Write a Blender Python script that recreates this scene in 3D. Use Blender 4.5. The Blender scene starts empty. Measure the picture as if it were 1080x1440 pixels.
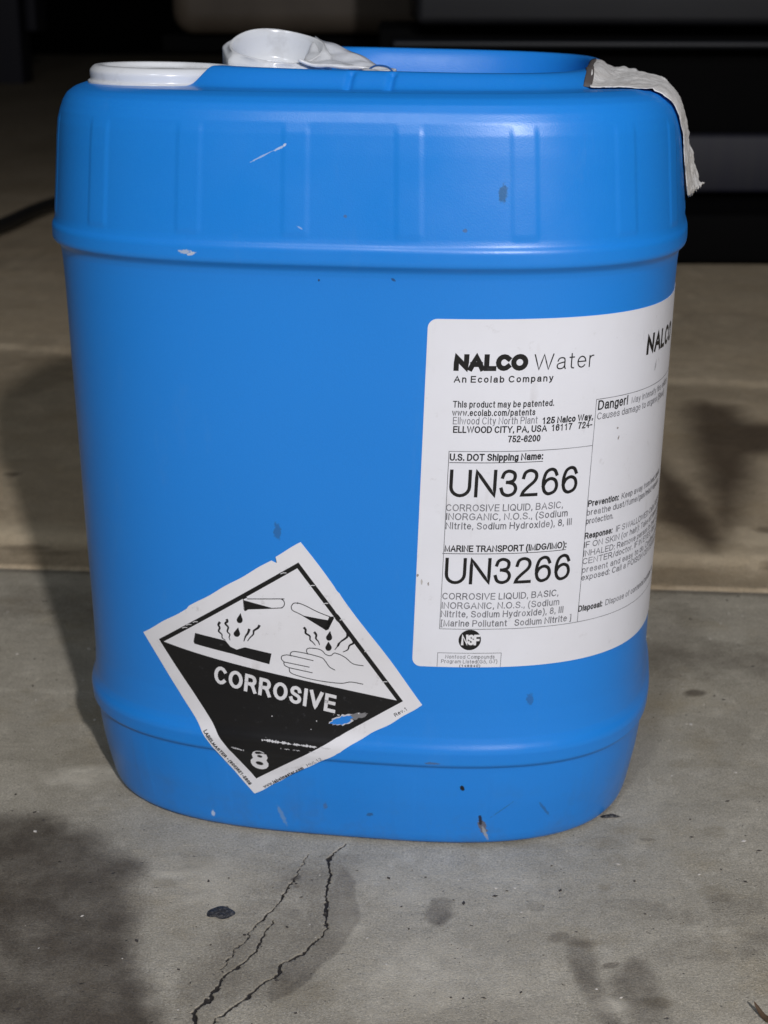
import bpy, bmesh, math, random
import numpy as np
from mathutils import Vector, Matrix
random.seed(4)
SC = bpy.context.scene

# ------------------------------------------------------------------ camera
cd = bpy.data.cameras.new("camera"); cam = bpy.data.objects.new("camera", cd)
SC.collection.objects.link(cam); SC.camera = cam
PIT, PAN, ROLL = .32907, .002838, .0024
fw = Vector((math.sin(PAN)*math.cos(PIT), math.cos(PAN)*math.cos(PIT), -math.sin(PIT)))
rt = Vector((math.cos(PAN), -math.sin(PAN), 0)); up = rt.cross(fw)
r2 = rt*math.cos(ROLL)+up*math.sin(ROLL); u2 = -rt*math.sin(ROLL)+up*math.cos(ROLL)
M = Matrix((r2, u2, -fw)).transposed().to_4x4()
M.translation = Vector((.002824, -.769834, .396157)); cam.matrix_world = M
cd.sensor_fit = 'VERTICAL'; cd.sensor_height = 24; cd.lens = 2156.14/1440*24
cd.clip_start = .02; cd.clip_end = 60
cd.dof.use_dof = True; cd.dof.focus_distance = .66; cd.dof.aperture_fstop = 11

# ------------------------------------------------------------------ light: a night time forecourt, two lamps behind the photographer
W = bpy.data.worlds.new("World"); SC.world = W; W.use_nodes = True
bg = W.node_tree.nodes['Background']; bg.inputs[0].default_value = (.75, .85, 1, 1); bg.inputs[1].default_value = .011
def lamp(name, loc, target, power, size, col, shape='DISK', sy=None, spread=None):
    l = bpy.data.lights.new(name, 'AREA'); l.energy = power; l.size = size; l.color = col; l.shape = shape
    if sy: l.size_y = sy
    if spread: l.spread = math.radians(spread)
    o = bpy.data.objects.new(name, l); SC.collection.objects.link(o); o.location = loc
    o.rotation_euler = (Vector(target)-Vector(loc)).to_track_quat('-Z', 'Y').to_euler(); return o
lamp('key_lamp', (.467, -1.95, 1.22), (0, -.12, .05), 22.6, .07, (.985, .965, .995), spread=150)
lamp('second_lamp', (-.50, -1.95, 1.75), (0, .1, .1), 11, .22, (.90, .94, 1))
lamp('overhead_lamp', (.1, -.9, 2.6), (0, .1, 0), 2.6, .9, (.93, .96, 1), 'RECTANGLE', .3)
SC.view_settings.view_transform = 'Standard'; SC.view_settings.look = 'None'
SC.view_settings.exposure = 0; SC.view_settings.gamma = 1

# ------------------------------------------------------------------ helpers
def tag(o, label=None, cat=None, kind=None, group=None):
    if label: o['label'] = label
    if cat: o['category'] = cat
    if kind: o['kind'] = kind
    if group: o['group'] = group
    return o
def link(o, parent=None):
    SC.collection.objects.link(o)
    if parent: o.parent = parent
    return o
def empty(name, loc, rz=0):
    o = bpy.data.objects.new(name, None); o.location = loc; o.rotation_euler = (0, 0, rz); o.empty_display_size = .05
    return link(o)
def mesh(name, V, F, mat, parent=None, smooth=True):
    me = bpy.data.meshes.new(name); V = np.asarray(V, float)
    if isinstance(F, np.ndarray):
        n, k = F.shape
        me.vertices.add(len(V)); me.vertices.foreach_set('co', V.ravel())
        me.loops.add(n*k); me.loops.foreach_set('vertex_index', F.ravel().astype(np.int32))
        me.polygons.add(n); me.polygons.foreach_set('loop_start', np.arange(0, n*k, k, dtype=np.int32))
        me.polygons.foreach_set('loop_total', np.full(n, k, np.int32)); me.update(calc_edges=True)
    else:
        me.from_pydata([tuple(v) for v in V], [], F); me.update()
    me.polygons.foreach_set('use_smooth', np.full(len(me.polygons), smooth, bool))
    me.materials.append(mat)
    return link(bpy.data.objects.new(name, me), parent)
def gridF(nr, nc, wrap=False):
    i, j = np.meshgrid(np.arange(nr-1), np.arange(nc if wrap else nc-1), indexing='ij')
    j2 = (j+1) % nc
    return np.stack([i*nc+j, i*nc+j2, (i+1)*nc+j2, (i+1)*nc+j], -1).reshape(-1, 4)
def hsh(i, j, s):
    h = (i*374761393+j*668265263+s*2147483647) & 0xffffffff
    h = ((h ^ (h >> 13))*1274126177) & 0xffffffff
    return ((h ^ (h >> 16)) & 0xffff)/65535.
def vnoise(x, y, s=0):
    xi = np.floor(x).astype(np.int64); yi = np.floor(y).astype(np.int64); fx = x-xi; fy = y-yi
    fx = fx*fx*(3-2*fx); fy = fy*fy*(3-2*fy)
    a = hsh(xi, yi, s); b = hsh(xi+1, yi, s); c = hsh(xi, yi+1, s); d = hsh(xi+1, yi+1, s)
    return (a*(1-fx)+b*fx)*(1-fy)+(c*(1-fx)+d*fx)*fy
def fbm(x, y, s=0, o=4):
    t = 0; w = .5
    for k in range(o): t = t+w*vnoise(x*2**k, y*2**k, s+k*7); w *= .5
    return t
class NT:
    """small node builder"""
    def __init__(s, name):
        s.m = bpy.data.materials.new(name); s.m.use_nodes = True; s.t = s.m.node_tree; s.b = s.t.nodes['Principled BSDF']
    def n(s, kind, **k):
        o = s.t.nodes.new(kind)
        for a, v in k.items(): setattr(o, a, v)
        return o
    def put(s, sock, v):
        if hasattr(v, 'is_output'): s.t.links.new(v, sock)
        elif v is not None: sock.default_value = v
    def math(s, op, a, b=None, c=None, clamp=False):
        o = s.n('ShaderNodeMath', operation=op, use_clamp=clamp)
        s.put(o.inputs[0], a); s.put(o.inputs[1], b); s.put(o.inputs[2], c); return o.outputs[0]
    def co(s): return s.n('ShaderNodeTexCoord').outputs['Object']
    def mapped(s, scale, loc=(0, 0, 0)):
        o = s.n('ShaderNodeMapping'); s.put(o.inputs[0], s.co()); o.inputs['Scale'].default_value = scale; o.inputs['Location'].default_value = loc
        return o.outputs[0]
    def noise(s, scale, det=4, rough=.5, vec=None, dist=0):
        o = s.n('ShaderNodeTexNoise'); s.put(o.inputs['Vector'], vec or s.co()); o.inputs['Scale'].default_value = scale
        o.inputs['Detail'].default_value = det; o.inputs['Roughness'].default_value = rough; o.inputs['Distortion'].default_value = dist
        return o.outputs[0]
    def ramp(s, v, stops):
        o = s.n('ShaderNodeValToRGB'); s.put(o.inputs[0], v); e = o.color_ramp.elements
        while len(e) < len(stops): e.new(.5)
        for q, (p, c) in zip(e, stops): q.position = p; q.color = (c, c, c, 1) if not isinstance(c, tuple) else (*c, 1)
        return o.outputs[0]
    def mix(s, f, a, b, mode='MIX'):
        o = s.n('ShaderNodeMix', data_type='RGBA', blend_type=mode)
        for k, v in ((0, f), (6, a), (7, b)): s.put(o.inputs[k], (*v, 1) if isinstance(v, tuple) and len(v) == 3 else v)
        return o.outputs[2]
    def attr(s, name):
        return s.n('ShaderNodeAttribute', attribute_name=name).outputs['Fac']
    def bump(s, h, st=.3, d=.001, nrm=None):
        o = s.n('ShaderNodeBump'); s.put(o.inputs['Height'], h); o.inputs['Strength'].default_value = st; o.inputs['Distance'].default_value = d
        if nrm: s.put(o.inputs['Normal'], nrm)
        return o.outputs[0]
    def set(s, col=None, rough=None, nrm=None, **k):
        if col is not None: s.put(s.b.inputs['Base Color'], (*col, 1) if isinstance(col, tuple) else col)
        if rough is not None: s.put(s.b.inputs['Roughness'], rough)
        if nrm is not None: s.put(s.b.inputs['Normal'], nrm)
        for a, v in k.items(): s.put(s.b.inputs[a.replace('_', ' ')], v)
        return s.m

# ------------------------------------------------------------------ materials
def mat_blue():
    m = NT('blue_polyethylene')
    c = m.mix(m.noise(9, 3), (.012, .228, .72), (.017, .250, .78))
    c = m.mix(m.ramp(m.noise(1400, 3, .7), [(.35, .10), (.65, 0.)]), c, (.004, .12, .5))
    c = m.mix(m.ramp(m.noise(45, 6, .75, m.mapped((1, 1, .25))), [(.60, 0.), (.80, .10)]), c, (.20, .36, .60))
    z = m.n('ShaderNodeSeparateXYZ'); m.put(z.inputs[0], m.co())
    low = m.math('MULTIPLY', m.ramp(z.outputs[2], [(0., 1.), (.045, 0.)]), m.ramp(m.noise(38, 5, .7), [(.48, 0.), (.80, .40)]))
    c = m.mix(low, c, (.09, .10, .12))                                                            # grime splashed up the base
    def mark(x, y, zz, rx, rz, col, st, tilt=0, sharp=.35):
        nonlocal c
        v = m.n('ShaderNodeVectorMath', operation='SUBTRACT'); m.put(v.inputs[0], m.co()); v.inputs[1].default_value = (x, y, zz)
        r = m.n('ShaderNodeVectorRotate', rotation_type='Y_AXIS'); m.put(r.inputs['Vector'], v.outputs[0]); r.inputs['Angle'].default_value = tilt
        k = m.n('ShaderNodeVectorMath', operation='MULTIPLY'); m.put(k.inputs[0], r.outputs[0]); k.inputs[1].default_value = (1/rx, 1/max(rx, .01), 1/rz)
        l = m.n('ShaderNodeVectorMath', operation='LENGTH'); m.put(l.inputs[0], k.outputs[0])
        d = m.math('ADD', l.outputs['Value'], m.math('MULTIPLY', m.math('SUBTRACT', m.noise(500, 3, .7), .5), 1.6))
        f = m.math('MULTIPLY', m.ramp(d, [(1-sharp, 1.), (1., 0.)]), st)
        c = m.mix(f, c, col)
    for s, z_, rx, rz, col, st, ti in MARKS:
        x, y = local(s/1000, z_/1000); mark(float(x), float(y), z_/1000, rx, rz, col, st, ti)
    h = m.math('ADD', m.noise(1500, 2, .5), m.math('MULTIPLY', m.noise(25, 2), 3))
    return m.set(c, m.ramp(m.noise(30, 5, .6), [(.3, .29), (.7, .40)]), m.bump(h, .12, .0004), Subsurface_Weight=.04, Subsurface_Radius=(.002, .004, .01), Subsurface_Scale=.5)
def mat_paper(name='label_paper', base=(.80, .81, .86), dirt=.5):
    m = NT(name)
    c = m.mix(m.ramp(m.noise(16, 5, .6), [(.40, 0.), (.75, .35*dirt)]), base, (.52, .49, .46))
    c = m.mix(m.ramp(m.noise(130, 5, .7), [(.62, 0.), (.74, .5*dirt)]), c, (.38, .36, .35))
    c = m.mix(m.ramp(m.noise(55, 3, .7, m.mapped((1, 1, .35))), [(.66, 0.), (.76, .45*dirt)]), c, (.40, .36, .33))
    return m.set(c, .42, m.bump(m.noise(28, 3, .5), .35, .0015))
def mat_plain(name, col, rough=.5, **k):
    m = NT(name); return m.set(col, rough, **k)
def mat_ink():
    m = NT('black_ink')
    c = m.mix(m.ramp(m.noise(260, 4, .7), [(.64, 0.), (.80, .4)]), (.007, .007, .008), (.12, .12, .13))
    return m.set(c, .38, m.bump(m.noise(28, 3, .5), .3, .0015))
def mat_faint():
    m = NT('faded_ink')
    c = m.mix(m.ramp(m.noise(150, 3, .6), [(.35, 0.), (.7, .75)]), (.075, .075, .085), (.36, .36, .39))
    return m.set(c, .45)
def mat_milky():
    m = NT('milky_plastic')
    c = m.mix(m.ramp(m.noise(60, 5, .7), [(.5, 0.), (.8, .45)]), (.74, .76, .78), (.36, .35, .33))
    return m.set(c, .22, m.bump(m.noise(70, 3), .12, .001), Subsurface_Weight=.5, Subsurface_Radius=(.008, .008, .008), Subsurface_Scale=.6)
def mat_tape():
    m = NT('torn_tape')
    c = m.mix(m.ramp(m.noise(120, 6, .7), [(.35, 0.), (.7, .8)]), (.86, .85, .83), (.55, .52, .48))
    h = m.math('ADD', m.noise(110, 3, .6, m.mapped((1, .45, 1))), m.math('MULTIPLY', m.noise(600, 3), .25))
    return m.set(c, .55, m.bump(h, .6, .003))
def mat_concrete(name, A, B, warm, nk=1.0):
    m = NT(name)
    c = m.mix(m.ramp(m.noise(5, 7, .66), [(.32, 0.), (.68, 1.)]), A, B)
    c = m.mix(m.ramp(m.noise(22, 7, .70, dist=.8), [(.44, 0.), (.68, .38)]), c, tuple(v*.60 for v in A))
    c = m.mix(m.ramp(m.noise(34, 6, .70, m.mapped((1, .6, 1), (3, 1, 0)), dist=.5), [(.52, 0.), (.70, .55)]), c, tuple(min(1, v*1.30) for v in B))
    c = m.mix(m.ramp(m.noise(14, 5, .68, m.mapped((1, 1, 1), (7, 4, 0))), [(.53, 0.), (.70, .55)]), c, warm)
    c = m.mix(m.ramp(m.noise(900, 4, .75), [(.36, .60), (.58, 0.)]), c, tuple(v*.40 for v in A))   # sand grain
    c = m.mix(m.ramp(m.noise(1100, 3, .7, m.mapped((1, 1, 1), (2, 5, 0))), [(.56, 0.), (.72, .60)]), c, tuple(min(1, v*1.5) for v in B))
    c = m.mix(m.ramp(m.noise(230, 5, .8, m.mapped((1, 1, 1), (9, 2, 0))), [(.53, 0.), (.67, .32)]), c, tuple(v*.55 for v in A))
    c = m.mix(m.ramp(m.noise(150, 5, .8, m.mapped((1, .5, 1), (4, 6, 0))), [(.60, 0.), (.70, .40)]), c, tuple(min(1, v*1.4) for v in B))
    c = m.mix(m.ramp(m.noise(330, 3, .6), [(.69, 0.), (.735, .8)]), c, (.035, .030, .026))         # pin holes
    c = m.mix(m.ramp(m.noise(60, 6, .8, m.mapped((1, .12, 1), (2, 1, 0))), [(.64, 0.), (.72, .30)]), c, tuple(min(1, v*1.5) for v in B))  # scuffs
    e = m.math('ADD', m.math('SUBTRACT', m.noise(48, 7, .72), .5), m.math('MULTIPLY', m.math('SUBTRACT', m.noise(500, 4, .8), .5), .5))
    def amask(a, lo, hi, k=1.0):
        s = m.attr(a); w = m.math('MULTIPLY', m.ramp(s, [(0., 0.), (.10, 1.), (.6, 1.), (1., .35)]), k)
        return m.ramp(m.math('ADD', s, m.math('MULTIPLY', e, w)), [(lo, 0.), (hi, 1.)])
    e = m.math('MULTIPLY', e, nk)
    c = m.mix(m.math('MULTIPLY', amask('pale', .1, .9), .70), c, tuple(min(1, v*1.35) for v in B))
    c = m.mix(m.math('MULTIPLY', amask('rust', .1, .9), .55), c, tuple(w_*.50 for w_ in warm))
    d = m.mix(m.math('MULTIPLY', amask('stain_shade', .05, 1.0), .93), (1., 1., 1.), (.17, .145, .125))
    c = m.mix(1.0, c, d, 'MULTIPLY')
    c = m.mix(m.ramp(m.attr('crack'), [(.12, 0.), (.42, 1.)]), c, (.020, .016, .013))
    rough = m.ramp(m.noise(30, 5, .6), [(.3, .62), (.7, .85)])
    h = m.math('ADD', m.math('MULTIPLY', m.noise(1300, 3, .7), .8), m.math('MULTIPLY', m.noise(90, 3, .6), 1.2))
    pit = m.ramp(m.noise(330, 3, .6), [(.66, 1.), (.735, 0.)])
    return m.set(c, rough, m.bump(m.math('ADD', h, m.math('MULTIPLY', pit, .8)), .65, .0012))

# ------------------------------------------------------------------ the pail's outline: superelliptic rings, metres
NN, YAW, OX = 3.087, -.14706, .0009
PZ = [0,.0012,.003,.006,.015,.025,.035,.043,.0462,.0475,.0485,.0545,.0565,.059,.062,.067,.075,.100,.14,.18,.22,.26,.270,.275,.279,.2815,.2833,.2843,.286,.2905,.2918,.293,.2955,.300,.310,.320,.330,.338,.343,.347,.350,.3525,.354]
PA = [.1345,.1368,.1380,.1389,.1406,.1424,.1436,.1443,.1446,.1462,.1468,.1472,.1468,.1458,.1450,.1446,.1443,.1446,.1455,.1461,.1468,.1474,.1477,.1479,.1482,.1488,.1502,.1514,.1517,.1516,.1513,.1505,.1500,.1496,.1487,.1478,.1470,.1461,.1451,.1436,.1418,.1385,.134]
_t = np.linspace(-np.pi, np.pi, 7201)
def _se(a, b, t):
    c, s = np.cos(t), np.sin(t); return a*np.sign(c)*abs(c)**(2/NN), b*np.sign(s)*abs(s)**(2/NN)
_x, _y = _se(.1455, .118, _t-np.pi/2)
_s = np.concatenate([[0], np.cumsum(np.hypot(np.diff(_x), np.diff(_y)))]); HALF = _s[3600]; _s = _s-HALF
def tofs(s): return np.interp(s, _s, _t)-np.pi/2
def aofz(z): return np.interp(z, PZ, PA)
RIBS = [-200, -155, -108.5, -62.3, -16.1, 31.2, 78.6, 125, 163, 210, 256, 302, 348, -246, -292, -338, -384]
def relief(s, z):
    """raised strips of the upper band, and very faint ones on the base band (metres outward)"""
    r = 0
    for k in RIBS:
        u = abs(np.asarray(s)*1000-k)
        r = r+np.clip((6.2-u)/2.0, 0, 1)
    f = np.clip((np.asarray(z)-.295)/.003, 0, 1)*np.clip((.343-np.asarray(z))/.004, 0, 1)
    g = np.clip((np.asarray(z)-.008)/.003, 0, 1)*np.clip((.043-np.asarray(z))/.003, 0, 1)
    return r*(.00031*f+.00012*g)
def local(s, z, off=0):
    a = aofz(z)+off; return _se(a, a-.0275, tofs(s))
def P3(s, z, off=0, hull=False):
    """points in the pail's own frame; s = mm along the outline from the front centre, z = mm up"""
    s = np.asarray(s, float)/1000; z = np.asarray(z, float)/1000
    o = np.asarray(off)/1000 + relief(s, z)
    a = aofz(z)
    if hull: a = np.maximum(a, np.where((z > .036) & (z < .0495), .1437+(z-.036)/.0135*(.1468-.1437), 0))   # a stiff sticker bridges the crease
    a = a+o; x, y = _se(a, a-.0275, tofs(s)); return np.stack([x, y, z+0*x], -1)
K = (.09, .12, .17); WHT = (.75, .8, .85)
MARKS = [(69.5, 315, .0019, .0048, (.01, .10, .24), .8, -.15), (-27.6, 162, .0020, .0042, (.03, .09, .2), .55, 0), (-6.6, 277.6, .0007, .0007, (.02, .04, .1), .9, 0),
         (24.9, 278.6, .0012, .0006, (.02, .05, .14), .8, -.5), (-30, 329, .0065, .00040, WHT, .40, .46), (-23, 332.3, .0030, .0006, WHT, .55, .46), (-20.6, 333.8, .0008, .0006, WHT, .6, .46), (-62.5, 288.4, .0036, .0011, (.50, .55, .62), .8, 0), (-59.5, 287.6, .0022, .0008, (.6, .62, .65), .8, .3),
         (59.5, 35, .0011, .0017, (.008, .008, .012), 1, .3), (71.2, 12, .0022, .0060, (.13, .13, .15), .95, .3), (69.8, 16, .0010, .0035, (.01, .01, .02), .9, .1), (73.0, 8, .0009, .0055, (.4, .42, .45), .7, .3),
         (-30.8, 12, .0013, .0075, (.22, .34, .5), .5, .35), (14.5, 16.8, .0022, .0012, (.03, .06, .12), .6, 0), (90.5, 81, .0018, .0035, (.03, .08, .2), .5, 0),
         (-68.6, 8, .0012, .0022, WHT, .6, 0), (80, 22, .008, .0004, (.03, .06, .12), .4, .7), (102, 20, .0008, .006, (.03, .06, .12), .5, .5), 
         (44, 49.5, .004, .0007, K, .7, 0), (-8, 20, .0012, .0022, K, .5, 0), (-14, 300, .0018, .0004, WHT, .3, -.5), (5, 305, .0008, .0008, K, .6, 0), (54, 300.0, .0011, .0011, K, .6, 0)]
_zf = np.linspace(0, .354, 709); _af = np.interp(_zf, PZ, PA)
_k = np.exp(-.5*(np.arange(-4, 5)*.5/.42)**2); _k /= _k.sum()
_pad = np.concatenate([2*_af[0]-_af[4:0:-1], _af, 2*_af[-1]-_af[-2:-6:-1]])
_sm = np.convolve(_pad, _k, 'valid'); _sm[:6] = _af[:6]
def aofz(z): return np.interp(z, _zf, _sm)

BLUE = mat_blue(); PAPER = mat_paper(); PAPER2 = mat_paper('hazard_paper', (.80, .80, .83), .8); INK = mat_ink(); FAINT = mat_faint()
WHITE = mat_plain('white_print', (.80, .80, .82), .4); MILK = mat_milky(); TAPE = mat_tape()

# ------------------------------------------------------------------ ground
def axis(parts):
    out = []
    for a, b, st in parts: out.append(np.arange(a, b-1e-9, st))
    return np.unique(np.round(np.concatenate(out+[[parts[-1][1]]]), 5))
def ground(name, xs, ys, zfun, masks, mat, skirt=None):
    X, Y = np.meshgrid(xs, ys)
    M_ = {k: f(X, Y) for k, f in masks.items()}
    Z = zfun(X, Y, M_)
    o = mesh(name, np.stack([X, Y, Z], -1).reshape(-1, 3), gridF(len(ys), len(xs)), mat)
    for k, v in M_.items():
        a = o.data.attributes.new(k, 'FLOAT', 'POINT'); a.data.foreach_set('value', np.clip(v, 0, 1).ravel().astype(np.float32))
    return tag(o, kind='structure')
def blob(X, Y, cx, cy, rx, ry, ang=0, soft=.5):
    c, s = math.cos(ang), math.sin(ang); u = ((X-cx)*c+(Y-cy)*s)/rx; v = (-(X-cx)*s+(Y-cy)*c)/ry
    d = np.hypot(u, v)+(fbm(X*28, Y*28, 3)-.47)*1.1+(fbm(X*130, Y*130, 13)-.47)*.9
    return np.clip((1+soft/2-d)/soft, 0, 1)*(.62+.75*fbm(X*90, Y*90, 23))
def segdist(X, Y, pts, w):
    """signed measure: width minus distance to a polyline with per-point half width"""
    best = np.full(X.shape, -1.)
    for (a, b, wa), (c, d, wb) in zip([(*p, q) for p, q in zip(pts, w)][:-1], [(*p, q) for p, q in zip(pts, w)][1:]):
        L2 = (c-a)**2+(d-b)**2
        t = np.clip(((X-a)*(c-a)+(Y-b)*(d-b))/L2, 0, 1)
        best = np.maximum(best, (wa+(wb-wa)*t)-np.hypot(X-a-(c-a)*t, Y-b-(d-b)*t))
    return best
CR = [[(-13.4, -111.9), (-19.0, -121.0), (-21.6, -126.1), (-20.0, -134.9), (-21.0, -146.0), (-21.5, -159.0), (-21.8, -169.4), (-20.6, -178.3), (-21.6, -186.0), (-24.5, -192.5), (-28.5, -199.9), (-33.5, -204.5), (-37.9, -208.1), (-39.2, -213.2), (-41.8, -219.1), (-45.4, -223.1), (-50.0, -229.8), (-53.9, -235.5), (-59.2, -242.0), (-64.7, -250.2), (-72, -262)],
      [(-31.1, -121.0), (-35.9, -139.9), (-41.0, -156.7), (-45.2, -168.3), (-48.9, -175.1), (-52.8, -182.8)],
      [(-44.9, -177.3), (-47.5, -185.0), (-50.3, -197.8), (-53.3, -207.1), (-57.5, -211.2), (-62.1, -217.2), (-64.7, -222.1), (-65.3, -227.9), (-68.1, -234.6), (-72.4, -241.1), (-71.6, -250.3), (-74, -263)],
      [(-52.8, -182.8), (-56.1, -192.5), (-61.2, -204.6), (-65.6, -213.2)],
      ]
CW = [[.3, .45, .95, .5, .75, .6, .9, .45, .5, .5, .7, .5, .45, .8, .5, .45, .55, .45, .4, .3, .3], [.15, .25, .4, .3, .5, .25], [.2, .35, .45, .3, .6, .45, .6, .8, 1.0, .9, 1.2, 1.3], [.2, .2, .2, .15]]
LL = [(-0.2028, -0.0877), (-0.1673, -0.0862), (-0.1395, -0.1014), (-0.1156, -0.1307), (-0.1049, -0.1751), (-0.1031, -0.202), (-0.0918, -0.227), (-0.0811, -0.2635), (-0.1584, -0.2635)]
MA = [(-0.0607, -0.1751), (-0.0516, -0.146), (-0.0293, -0.121), (-0.012, -0.1305), (-0.0079, -0.175), (-0.0279, -0.2269), (-0.0505, -0.2411), (-0.0797, -0.2635), (-0.0876, -0.2365), (-0.0697, -0.1968)]
MB = [(-0.0154, -0.1305), (-0.0083, -0.1459), (-0.0056, -0.175), (-0.0092, -0.1887), (-0.0251, -0.2221), (-0.0335, -0.2327), (-0.0421, -0.2374), (-0.045, -0.2294), (-0.0378, -0.2096), (-0.0218, -0.1887), (-0.0206, -0.1579)]
S1 = [(0.0857, -0.1897), (0.0914, -0.1886), (0.097, -0.1939), (0.0966, -0.2044), (0.0967, -0.2195), (0.0994, -0.2363), (0.1033, -0.2546), (0.0948, -0.2546), (0.09, -0.2363), (0.084, -0.212), (0.0824, -0.1992)]
S2 = [(0.1043, -0.2145), (0.1122, -0.2069), (0.1199, -0.2069), (0.1208, -0.2195), (0.1208, -0.2363), (0.1213, -0.2501), (0.1076, -0.2546), (0.104, -0.241), (0.0995, -0.2316)]
S3 = [(0.0236, -0.1721), (0.0272, -0.1607), (0.0328, -0.1589), (0.0376, -0.1624), (0.0357, -0.1749), (0.0303, -0.1821), (0.0257, -0.1783)]
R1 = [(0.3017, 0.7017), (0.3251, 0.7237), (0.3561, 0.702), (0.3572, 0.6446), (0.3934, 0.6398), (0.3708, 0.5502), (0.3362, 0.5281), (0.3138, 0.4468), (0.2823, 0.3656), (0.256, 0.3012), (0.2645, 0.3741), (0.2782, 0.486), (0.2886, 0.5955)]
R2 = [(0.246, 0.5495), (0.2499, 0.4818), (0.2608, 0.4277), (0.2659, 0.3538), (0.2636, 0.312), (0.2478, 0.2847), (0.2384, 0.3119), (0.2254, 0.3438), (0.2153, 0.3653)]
R3 = [(-0.46, 0.8699), (-0.3938, 0.8871), (-0.3584, 0.9684), (-0.3215, 0.9687), (-0.2041, 0.2918), (-0.2461, 0.2916), (-0.2955, 0.4438), (-0.342, 0.5802), (-0.4279, 0.747)]
def poly(X, Y, P, soft, wob=.003, flat=0):
    """soft-edged mask of a polygon on the ground"""
    x = X+(fbm(X*45, Y*45, 17)-.47)*wob*4; y = Y+(fbm(X*45, Y*45, 27)-.47)*wob*4
    ins = np.zeros(X.shape, bool); d = np.full(X.shape, 9.)
    for (a, b), (c, e) in zip(P, P[1:]+P[:1]):
        ins ^= ((b > y) != (e > y)) & (x < (c-a)*(y-b)/((e-b) or 1e-9)+a)
        t = np.clip(((x-a)*(c-a)+(y-b)*(e-b))/((c-a)**2+(e-b)**2), 0, 1); d = np.minimum(d, np.hypot(x-a-(c-a)*t, y-b-(e-b)*t))
    v = np.clip(.5+np.where(ins, d, -d)/soft, 0, 1); return v*v*(3-2*v)*(1 if flat else .72+.55*fbm(X*60, Y*60, 33))
def f_crack(X, Y):
    r = np.zeros(X.shape); m = (X > -.085) & (X < 0) & (Y > -.27) & (Y < -.1)
    x, y = X[m], Y[m]
    wx = x+(vnoise(x*900, y*900, 5)-.5)*.0011+(vnoise(x*300, y*300, 9)-.5)*.0022; wy = y+(vnoise(x*900, y*900, 6)-.5)*.0011+(vnoise(x*300, y*300, 8)-.5)*.0022
    b = np.full(x.shape, -1.)
    for c, w in zip(CR, CW): b = np.maximum(b, segdist(wx, wy, [(p[0]/1000, p[1]/1000) for p in c], [q/1000*.68 for q in w]))
    r[m] = np.clip(.5+b/.0006, 0, 1); return r
def f_darken(X, Y):
    d = .92*poly(X, Y, LL, .022)  # broad soft-edged dark patch, front left
    d = np.maximum(d, .36*poly(X, Y, MA, .02)); d = np.maximum(d, .50*poly(X, Y, MB, .003, .0015))
    d = np.maximum(d, .50*poly(X, Y, S1, .006, .0015)); d = np.maximum(d, .60*poly(X, Y, S2, .009, .002)); d = np.maximum(d, .62*poly(X, Y, S3, .0035, .001))
    for (x, y, rx, ry, a, k) in [(-.0365, -.143, .004, .002, .8, .9), (-.036, -.150, .002, .0015, 0, .7),
                                 (.083, -.190, .004, .003, .5, .45), (.103, -.211, .005, .0022, .3, .6), (.112, -.243, .005, .005, .3, .5),
                                 (.074, -.166, .0035, .004, 0, .3), (.165, -.165, .012, .008, .3, .22), (.148, -.199, .03, .010, .2, .28), (-.02, -.128, .02, .008, .1, .25),
                                 (.136, -.108, .006, .0022, -.1, .5), (.19, .058, .007, .005, 0, .75), (.26, .083, .03, .010, -.1, .3), (.13, -.17, .03, .006, -.3, .22), (.05, -.245, .03, .009, .2, .22)]:
        d = np.maximum(d, k*blob(X, Y, x, y, rx, ry, a, .5))
    line = np.exp(-((Y-(.150-.20*X))/.030)**2)                     # dirty band along the slab joint
    d = np.maximum(d, line*(.22+.38*fbm(X*9, Y*30, 11)))
    d = np.maximum(d, .55*np.exp(-((Y-(.2375-.0844*X))/.004)**2))
    return d
def f_rust(X, Y):
    d = 0*X
    for (x, y, rx, ry, k) in [(.062, -.112, .03, .006, .5), (.128, -.098, .008, .006, .6), (.116, -.128, .007, .007, .55), (.112, -.112, .010, .005, .4), (.168, -.100, .008, .006, .6), (.196, -.06, .02, .01, .4), (.158, -.155, .006, .005, .5),
                              (-.088, -.128, .012, .008, .35), (-.096, -.148, .006, .004, .5), (-.155, -.02, .02, .012, .45), (.095, -.195, .008, .003, .7), (.117, -.236, .006, .004, .7), (.108, -.15, .004, .003, .7), (-.03, -.23, .012, .010, .6), (.17, -.03, .02, .005, .35), (.2, .0, .02, .02, .3)]:
        d = np.maximum(d, k*blob(X, Y, x, y, rx, ry, 0, .7))
    return d
def f_pale(X, Y):
    d = np.exp(-((Y-(.235-.0844*X-.018))/.010)**2)*.25
    for (x, y, rx, ry, k) in [(-.152, -.045, .020, .010, .55), (-.01, -.17, .01, .03, .35), (-.078, -.145, .018, .02, .30), (.01, -.15, .03, .03, .3), (.06, -.15, .035, .02, .25), (.02, -.215, .03, .03, .35), (.06, -.235, .02, .02, .3), (.098, -.238, .006, .005, .7), (-.092, -.238, .006, .006, .5)]:
        d = np.maximum(d, k*blob(X, Y, x, y, rx, ry, 0, .9))
    return d
FLOOR = mat_concrete('smooth_concrete', (.45, .400, .305), (.60, .550, .445), (.42, .34, .21))
REAR = mat_concrete('rough_concrete', (.68, .530, .345), (.76, .625, .440), (.62, .47, .28), .22)
xs = axis([(-4, -.6, .2), (-.6, -.32, .01), (-.32, -.085, .0012), (-.085, -.005, .0004), (-.005, .32, .0012), (.32, .6, .01), (.6, 4, .2)])
ys = axis([(-3.2, -.4, .2), (-.4, -.275, .01), (-.275, -.105, .0005), (-.105, .18, .0016), (.18, .235, .001)])
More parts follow.
